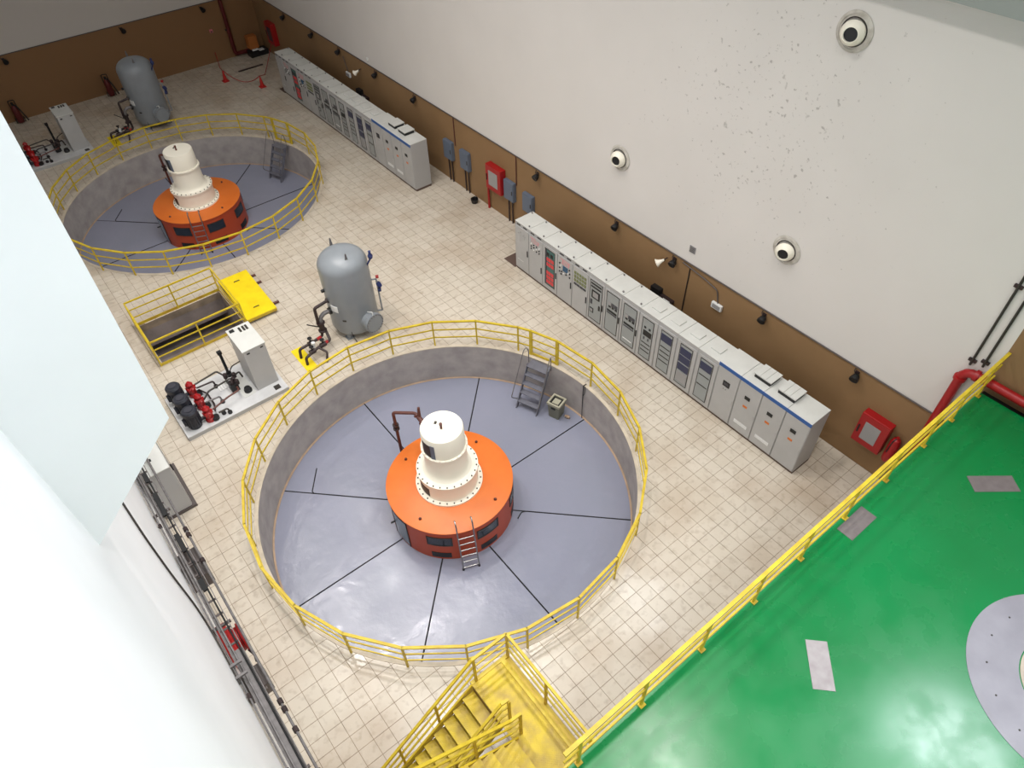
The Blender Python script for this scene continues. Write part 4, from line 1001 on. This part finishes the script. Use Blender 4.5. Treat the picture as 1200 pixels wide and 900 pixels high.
MB().tube([(0, 0, 0.93), (-0.12, 0.04, 0.85), (-0.15, 0.06, 0.4)], 0.018, 6, 0.05).build('hose', 'black', fe)
box(0.12, 0.16, -0.05, 0.05, 0.4, 0.7).build('wall_bracket', 'black', fe)
# horn, exit light, vent, hanging lamp
def horn(y, z, label):
    t = thing('horn_speaker', label, 'speaker', (XR, y, z), group='white horn speakers')
    MB().tube([(0, 0, 0.1), (-0.12, 0, 0.1), (-0.14, 0.0, 0.02)], 0.02, 6, 0.03).build('bracket', 'pipe_dark', t)
    MB().lathe([(0, 0.02), (0.04, 0), (0.05, 0.08), (0.09, 0.2), (0.15, 0.27), (0.14, 0.27), (0.04, 0.1), (0, 0.1)], 20, (-0.12, 0.02, 0.06), (-0.6, 0.55, -0.5)).build('horn_bell', 'ivory', t)
horn(0.78, 2.78, 'white horn speaker above the near cabinet row')
horn(20.9, 2.6, 'white horn speaker above the far cabinet row')
def exit_light(y, z, label, pts):
    t = thing('emergency_light', label, 'emergency light', (XR-0.012, y, z), group='small white emergency lights')
    box(-0.09, 0, -0.2, 0.2, -0.11, 0.11).build('housing', 'white_label', t, bevel=0.01)
    box(-0.1, -0.09, -0.15, 0.15, -0.07, 0.07).build('lens', 'grey_module', t)
    MB().tube([(-0.025, p[0]-y, p[1]-z) for p in pts], 0.02, 6, 0.12).build('feed_conduit', 'conduit', t)
exit_light(-1.5, 2.3, 'small white emergency light over the near cabinet row', [(0.1, 3.1), (-0.86, 2.98), (-1.38, 2.86), (-1.5, 2.38)])
exit_light(22.3, 2.0, 'small white emergency light over the far cabinet row', [(22.6, 2.8), (22.5, 2.6), (22.3, 2.1)])
tag(MB().tube([(XR-0.02, -0.2, 3.0), (XR-0.02, -0.18, 0.03)], 0.02, 6).build('conduit', 'black'), 'thin black conduit running down behind the near cabinets', 'conduit')
o = thing('wall_grille', 'small grey square grille on white wall above dado', 'grille', (XR, -0.15, 3.72))
box(-0.02, 0, -0.12, 0.12, -0.12, 0.12).build('grille_plate', 'grey_module', o)
for k in range(4): box(-0.03, -0.02, -0.1, 0.1, -0.09+0.055*k, -0.06+0.055*k).build('slat', 'galvanised', o)
o = box(-0.05, 0, -0.06, 0.06, -0.06, 0.06).build('sensor_box', 'white_label', None, (XR, 20.0, 3.45)); tag(o, 'tiny white sensor box above the far cabinet row', 'sensor')
for y, lab in ((0.94, 'black cable box on brown wall behind the near cabinets'), (21.3, 'black cable box on brown wall behind the far cabinets')):
    t = thing('cable_box', lab, 'cable box', (XR, y, 1.3)); box(-0.2, 0, -0.2, 0.2, 0, 0.3).build('case', 'black', t); box(-0.21, -0.19, -0.7, -0.4, 0.02, 0.12).build('label', 'white_label', t)
    box(-0.15, 0, -0.75, -0.2, 0.0, 0.1).build('cable_shelf', 'pipe_dark', t)
# red ring main and conduits by the green bay
rp = thing('fire_pipe', 'thick red fire pipe bending along the wall at the green floor', 'pipe', (XR-0.17, -8.5, 0.02))
pz = ZG+0.19
MB().tube([(0, 0, 0), (0, 0, pz), (0, -8, pz)], 0.11, 16, 0.3).build('pipe_run', 'red', rp)
for (y, z, ax) in ((0, pz-0.28, (0, 0, 1)), (-0.28, pz, (0, 1, 0)), (-1.55, pz, (0, 1, 0))):
    MB().lathe([(0, -0.045), (0.145, -0.045), (0.145, 0.045), (0, 0.045)], 18, (0, y, z), ax).build('pipe_collar', 'red' if y > -1 else 'black', rp)
for y in (-8.51, -8.76):
    t = thing('conduit', 'grey vertical conduit {} above the red pipe bend'.format('farther from the bay edge' if y > -8.6 else 'closer to the bay edge'), 'conduit', (XR-0.05, y, ZG+0.3 if y > -8.6 else ZG+0.42))
    MB().cyl((0, 0, 0), (0, 0, 7.1), 0.03, seg=10).build('conduit_run', 'bolt', t)
    for z in (0.1, 2.3, 4.5):
        box(-0.02, 0.045, -0.09, 0.09, z, z+0.07).build('pipe_clip', 'pipe_dark', t)

# ------------------------------------------------------------------ far corner
cp = thing('fire_riser', 'dark red fire riser pipe on back wall near the corner', 'pipe', (7.76, YB-0.17, 0.02))
MB().tube([(0, 0, 6), (0, 0, 0.16), (0.9, 0, 0.16)], 0.11, 14, 0.2).build('pipe_run', 'dark_red', cp)
box(-0.15, 0.15, 0.05, 0.15, 1.5, 1.58).build('pipe_clip', 'pipe_dark', cp)
t = thing('orange_pump_set', 'orange box with black base in the far corner', 'pump set', (8.75, 32.85, 0))
box(-0.28, 0.28, -0.25, 0.25, 0.45, 1.15).build('orange_case', 'cardboard', t, bevel=0.03)
box(-0.35, 0.75, -0.3, 0.3, 0, 0.3).build('base', 'black', t)
MB().lathe([(0, 0), (0.2, 0), (0.2, 0.15), (0, 0.15)], 16, (0.0, -0.02, 0.3)).build('drum', 'black', t)
box(-0.2, 0.15, -0.35, -0.25, 0.38, 0.46).build('white_tray', 'white_label', t); box(0.2, 0.5, -0.35, -0.1, 0.3, 0.36).build('white_tray', 'white_label', t)
def cone(p, label):
    t = thing('traffic_cone', label, 'traffic cone', (p[0], p[1], 0), group='red cones')
    box(-0.17, 0.17, -0.17, 0.17, 0, 0.05).build('cone_base', 'bright_red', t, bevel=0.01)
    MB().lathe([(0, 0.05), (0.12, 0.05), (0.035, 0.56), (0.03, 0.58), (0, 0.58)], 20).build('cone_body', 'bright_red', t)
cone((5.92, 30.6), 'red traffic cone standing out on the far tiles'); cone((7.2, 28.5), 'red traffic cone near the end of far cabinet row')
hs = MB(); q = []
A = Vector((5.93, 30.59, 0.606)); B_ = Vector((7.195, 28.51, 0.606))
for k in range(9): f_ = k/8; p = A.lerp(B_, f_); p.z = 0.606-1.9*f_*(1-f_); q.append(p)
hs.tube([(5.4, 33.3, 0.9)] and [(6.6, 33.3, 0.6), (6.2, 31.9, 0.25), A]+q[1:-1]+[B_, (7.75, 29.2, 0.3), (8.6, 30.6, 0.35), (9.3, 31.2, 1.0)], 0.022, 6)
tag(hs.build('red_rope', 'red'), 'red rope strung over the two traffic cones', 'rope')
tag(box(-0.75, 0.75, -0.07, 0.07, 0, 0.035).build('floor_strip', 'pipe_dark', None, (7.75, 31.3, 0)), 'dark strip lying on the tiles in the far corner', 'strip')
def cart(x, y, label):
    t = thing('extinguisher_cart', label, 'extinguisher', (x, y, 0), R(random.uniform(-10, 10)), 'wheeled extinguishers')
    MB().lathe([(0, 0.05), (0.14, 0.06), (0.16, 0.12), (0.16, 0.75), (0.1, 0.9), (0.05, 0.95), (0, 0.97)], 18).build('cylinder', 'dark_red', t)
    MB().tube([(-0.14, 0.1, 0.15), (-0.14, 0.14, 1.15), (0.14, 0.14, 1.15), (0.14, 0.1, 0.15)], 0.022, 6, 0.05).build('frame', 'black', t)
    for s_ in (-1, 1): MB().cyl((0.2*s_-0.02, 0.1, 0.13), (0.2*s_+0.02, 0.1, 0.13), 0.13, seg=16).build('wheel', 'black', t)
    MB().tube([(0, 0, 0.95), (0.1, -0.12, 1.0), (0.24, -0.2, 0.6), (0.35, -0.25, 0.15)], 0.035, 8, 0.1).build('hose', 'black', t)
    MB().lathe([(0, 0), (0.06, 0), (0.06, 0.14), (0, 0.16)], 10, (0, 0, 0.95)).build('valve_head', 'black', t)
cart(-4.35, 33.1, 'red wheeled extinguisher by back wall, left of the skid box')
cart(0.35, 33.05, 'red wheeled extinguisher by back wall, behind the grey tank')
o = thing('wall_socket', 'small red and white socket on the back brown wall', 'socket', (6.81, YB, 1.7)); box(-0.09, 0.09, -0.06, 0, -0.09, 0.09).build('case', 'pink_line', o); box(-0.05, 0.05, -0.08, -0.06, -0.06, 0.0).build('cover', 'bolt', o)
bo = thing('floor_pot', 'small black bucket on tiles below the red hose cabinet', 'bucket', (9.3, 11.35, 0)); MB().lathe([(0, 0), (0.13, 0), (0.17, 0.2), (0.15, 0.2), (0.11, 0.03), (0, 0.03)], 18).build('pot', 'black', bo); MB().tube([(-0.16, 0, 0.19), (-0.1, 0, 0.3), (0.1, 0, 0.3), (0.16, 0, 0.19)], 0.01, 6).build('bail_handle', 'black', bo)

# ------------------------------------------------------------------ left wall services
gc = thing('grey_wall_cabinet', 'grey metal cabinet against the left wall under the cable tray', 'cabinet', (-7.08, 3.85, 0))
box(0, 0.82, -0.04, 1.86, 0, 0.1).build('plinth', 'conduit', gc)
bd = box(0.03, 0.7, 0, 1.8, 0.1, 1.9).build('body', 'cabinet_frame', gc, bevel=0.008)
box(0.02, 0.71, -0.01, 1.81, 1.9, 1.93).build('roof', 'cabinet_top', gc)
box(0.7, 0.72, 0.03, 0.88, 0.14, 1.86).build('door', 'cabinet', gc); box(0.7, 0.72, 0.92, 1.77, 0.14, 1.86).build('door', 'cabinet', gc)
box(0.3, 0.4, 0.5, 0.56, 1.93, 1.98).build('roof_gland', 'black', gc); box(0.72, 0.76, 0.8, 0.84, 0.9, 1.15).build('handle', 'black', gc)
TZ = 2.3
ty0, ty1 = -8.2, 9.5
ct = thing('cable_tray', 'grey cable tray running along the left white wall', 'cable tray', (XL+0.012, 0, TZ))
box(0.12, 0.37, ty0, -2.35, 0.0, 0.012).build('tray_pan', 'galvanised', ct)
box(0.12, 0.2, -2.35, ty1, 0.0, 0.012).build('tray_flange', 'galvanised', ct)
for k in range(28): box(0.12, 0.37, -2.2+0.42*k, -2.15+0.42*k, 0.0, 0.02).build('tray_rung', 'conduit', ct)
for k in range(7): box(0.21, 0.33, -0.6+1.3*k, -0.25+1.3*k+0.25*(k % 3), 0.0, 0.06).build('cable_bundle', 'rubber', ct)
for x in (0.115, 0.37): box(x-0.008, x+0.008, ty0, ty1, 0, 0.09).build('tray_side', 'galvanised', ct)
for k in range(9):
    y = -7.3+1.9*k
    br = box(0, 0.42, y-0.03, y+0.03, -0.06, -0.002).build('tray_bracket', 'conduit', ct); box(0, 0.03, y-0.03, y+0.03, -0.35, -0.06).build('bracket_strut', 'conduit', br)
for k, x in enumerate((0.17, 0.31)): MB().tube([(x, ty0, 0.03), (x+0.01, -3, 0.035), (x-0.01, 2, 0.03), (x, ty1, 0.03)], 0.02, 6).build('tray_cable', ('galvanised', 'rubber')[k], ct)
def wallpipe(x, z, r, y0, y1, label, ma, clips):
    t = thing('conduit', label, 'conduit', (XL+0.012, 0, z))
    MB().cyl((x, y0, 0), (x, y1, 0), r, seg=10).build('conduit_run', ma, t)
    for y in clips:
        c = MB().cyl((x, y-0.06, 0), (x, y+0.06, 0), r*1.9, seg=10).build('coupling', 'pipe_dark', t); box(x-0.045 if x > 0.2 else 0, x, y-0.015, y+0.015, -0.02, 0.02).build('clip_arm', 'conduit', c)
wallpipe(0.055, 2.42, 0.02, -8.2, 9.5, 'thin grey conduit between the left wall and the cable tray', 'galvanised', (-6.5, -5.3, -3.5, 1.7, 4.2))
wallpipe(0.50, 2.2, 0.03, -8.2, 9.5, 'thicker conduit on the room side of the left cable tray', 'galvanised', (-6.4, -5.6, -4.6, -4.1, -3.9, 0.3, 1.2, 1.4))
for (y, h_, w_, x0, lab) in ((0.55, 0.5, 0.9, 0.22, 'grey junction box under left cable tray, farther from the red hose reel'), (-2.95, 0.45, 0.55, 0.22, 'grey junction box under left cable tray, just before the red hose reel')):
    t = thing('junction_box', lab, 'junction box', (XL, y, 1.45), group='junction boxes under the left tray')
    box(0, 0.3+x0-0.02, -w_/2, w_/2, 0, h_).build('case', 'conduit', t, bevel=0.01); box(0.3+x0-0.03, 0.3+x0, -w_/2+0.03, w_/2-0.03, 0.03, h_-0.03).build('cover', 'galvanised', t)
hr2 = thing('hose_reel', 'red hose reel cabinet on the left wall under the cable tray', 'hose reel', (XL+0.012, -1.68, 1.1))
box(0, 0.24, -0.42, 0.42, 0, 0.75).build('case', 'bright_red', hr2, bevel=0.015)
MB().lathe([(0, 0), (0.36, 0), (0.36, 0.05), (0.3, 0.06), (0.3, 0.16), (0.36, 0.17), (0.36, 0.22), (0, 0.22)], 28, (0.24, 0.02, 0.38), (1, 0, 0)).build('reel', 'red', hr2)
MB().tube([(0.4, -0.3, 0.3), (0.46, -0.5, 0.32), (0.42, -0.55, 0.1)], 0.025, 8, 0.05).build('hose_nozzle', 'black', hr2)
tag(MB().tube([(XL+0.03, y, z) for y, z in ((-0.1, 7.8), (-0.88, 6.45), (-1.27, 5.77), (-1.46, 4.67), (-1.45, 3.3), (-1.75, 2.75), (-2.3, 2.55), (-3.2, 2.5))], 0.02, 8, 0.3).build('wall_cable', 'bolt'), 'dark cable running down the white left wall', 'cable')
t = thing('wall_bracket', 'pair of grey brackets sticking out of the left wall', 'bracket', (XL, -2.75, 2.5))
for y in (-0.3, 0.0): box(0, 0.26, y-0.03, y+0.03, 0, 0.05).build('bracket_arm', 'galvanised', t)
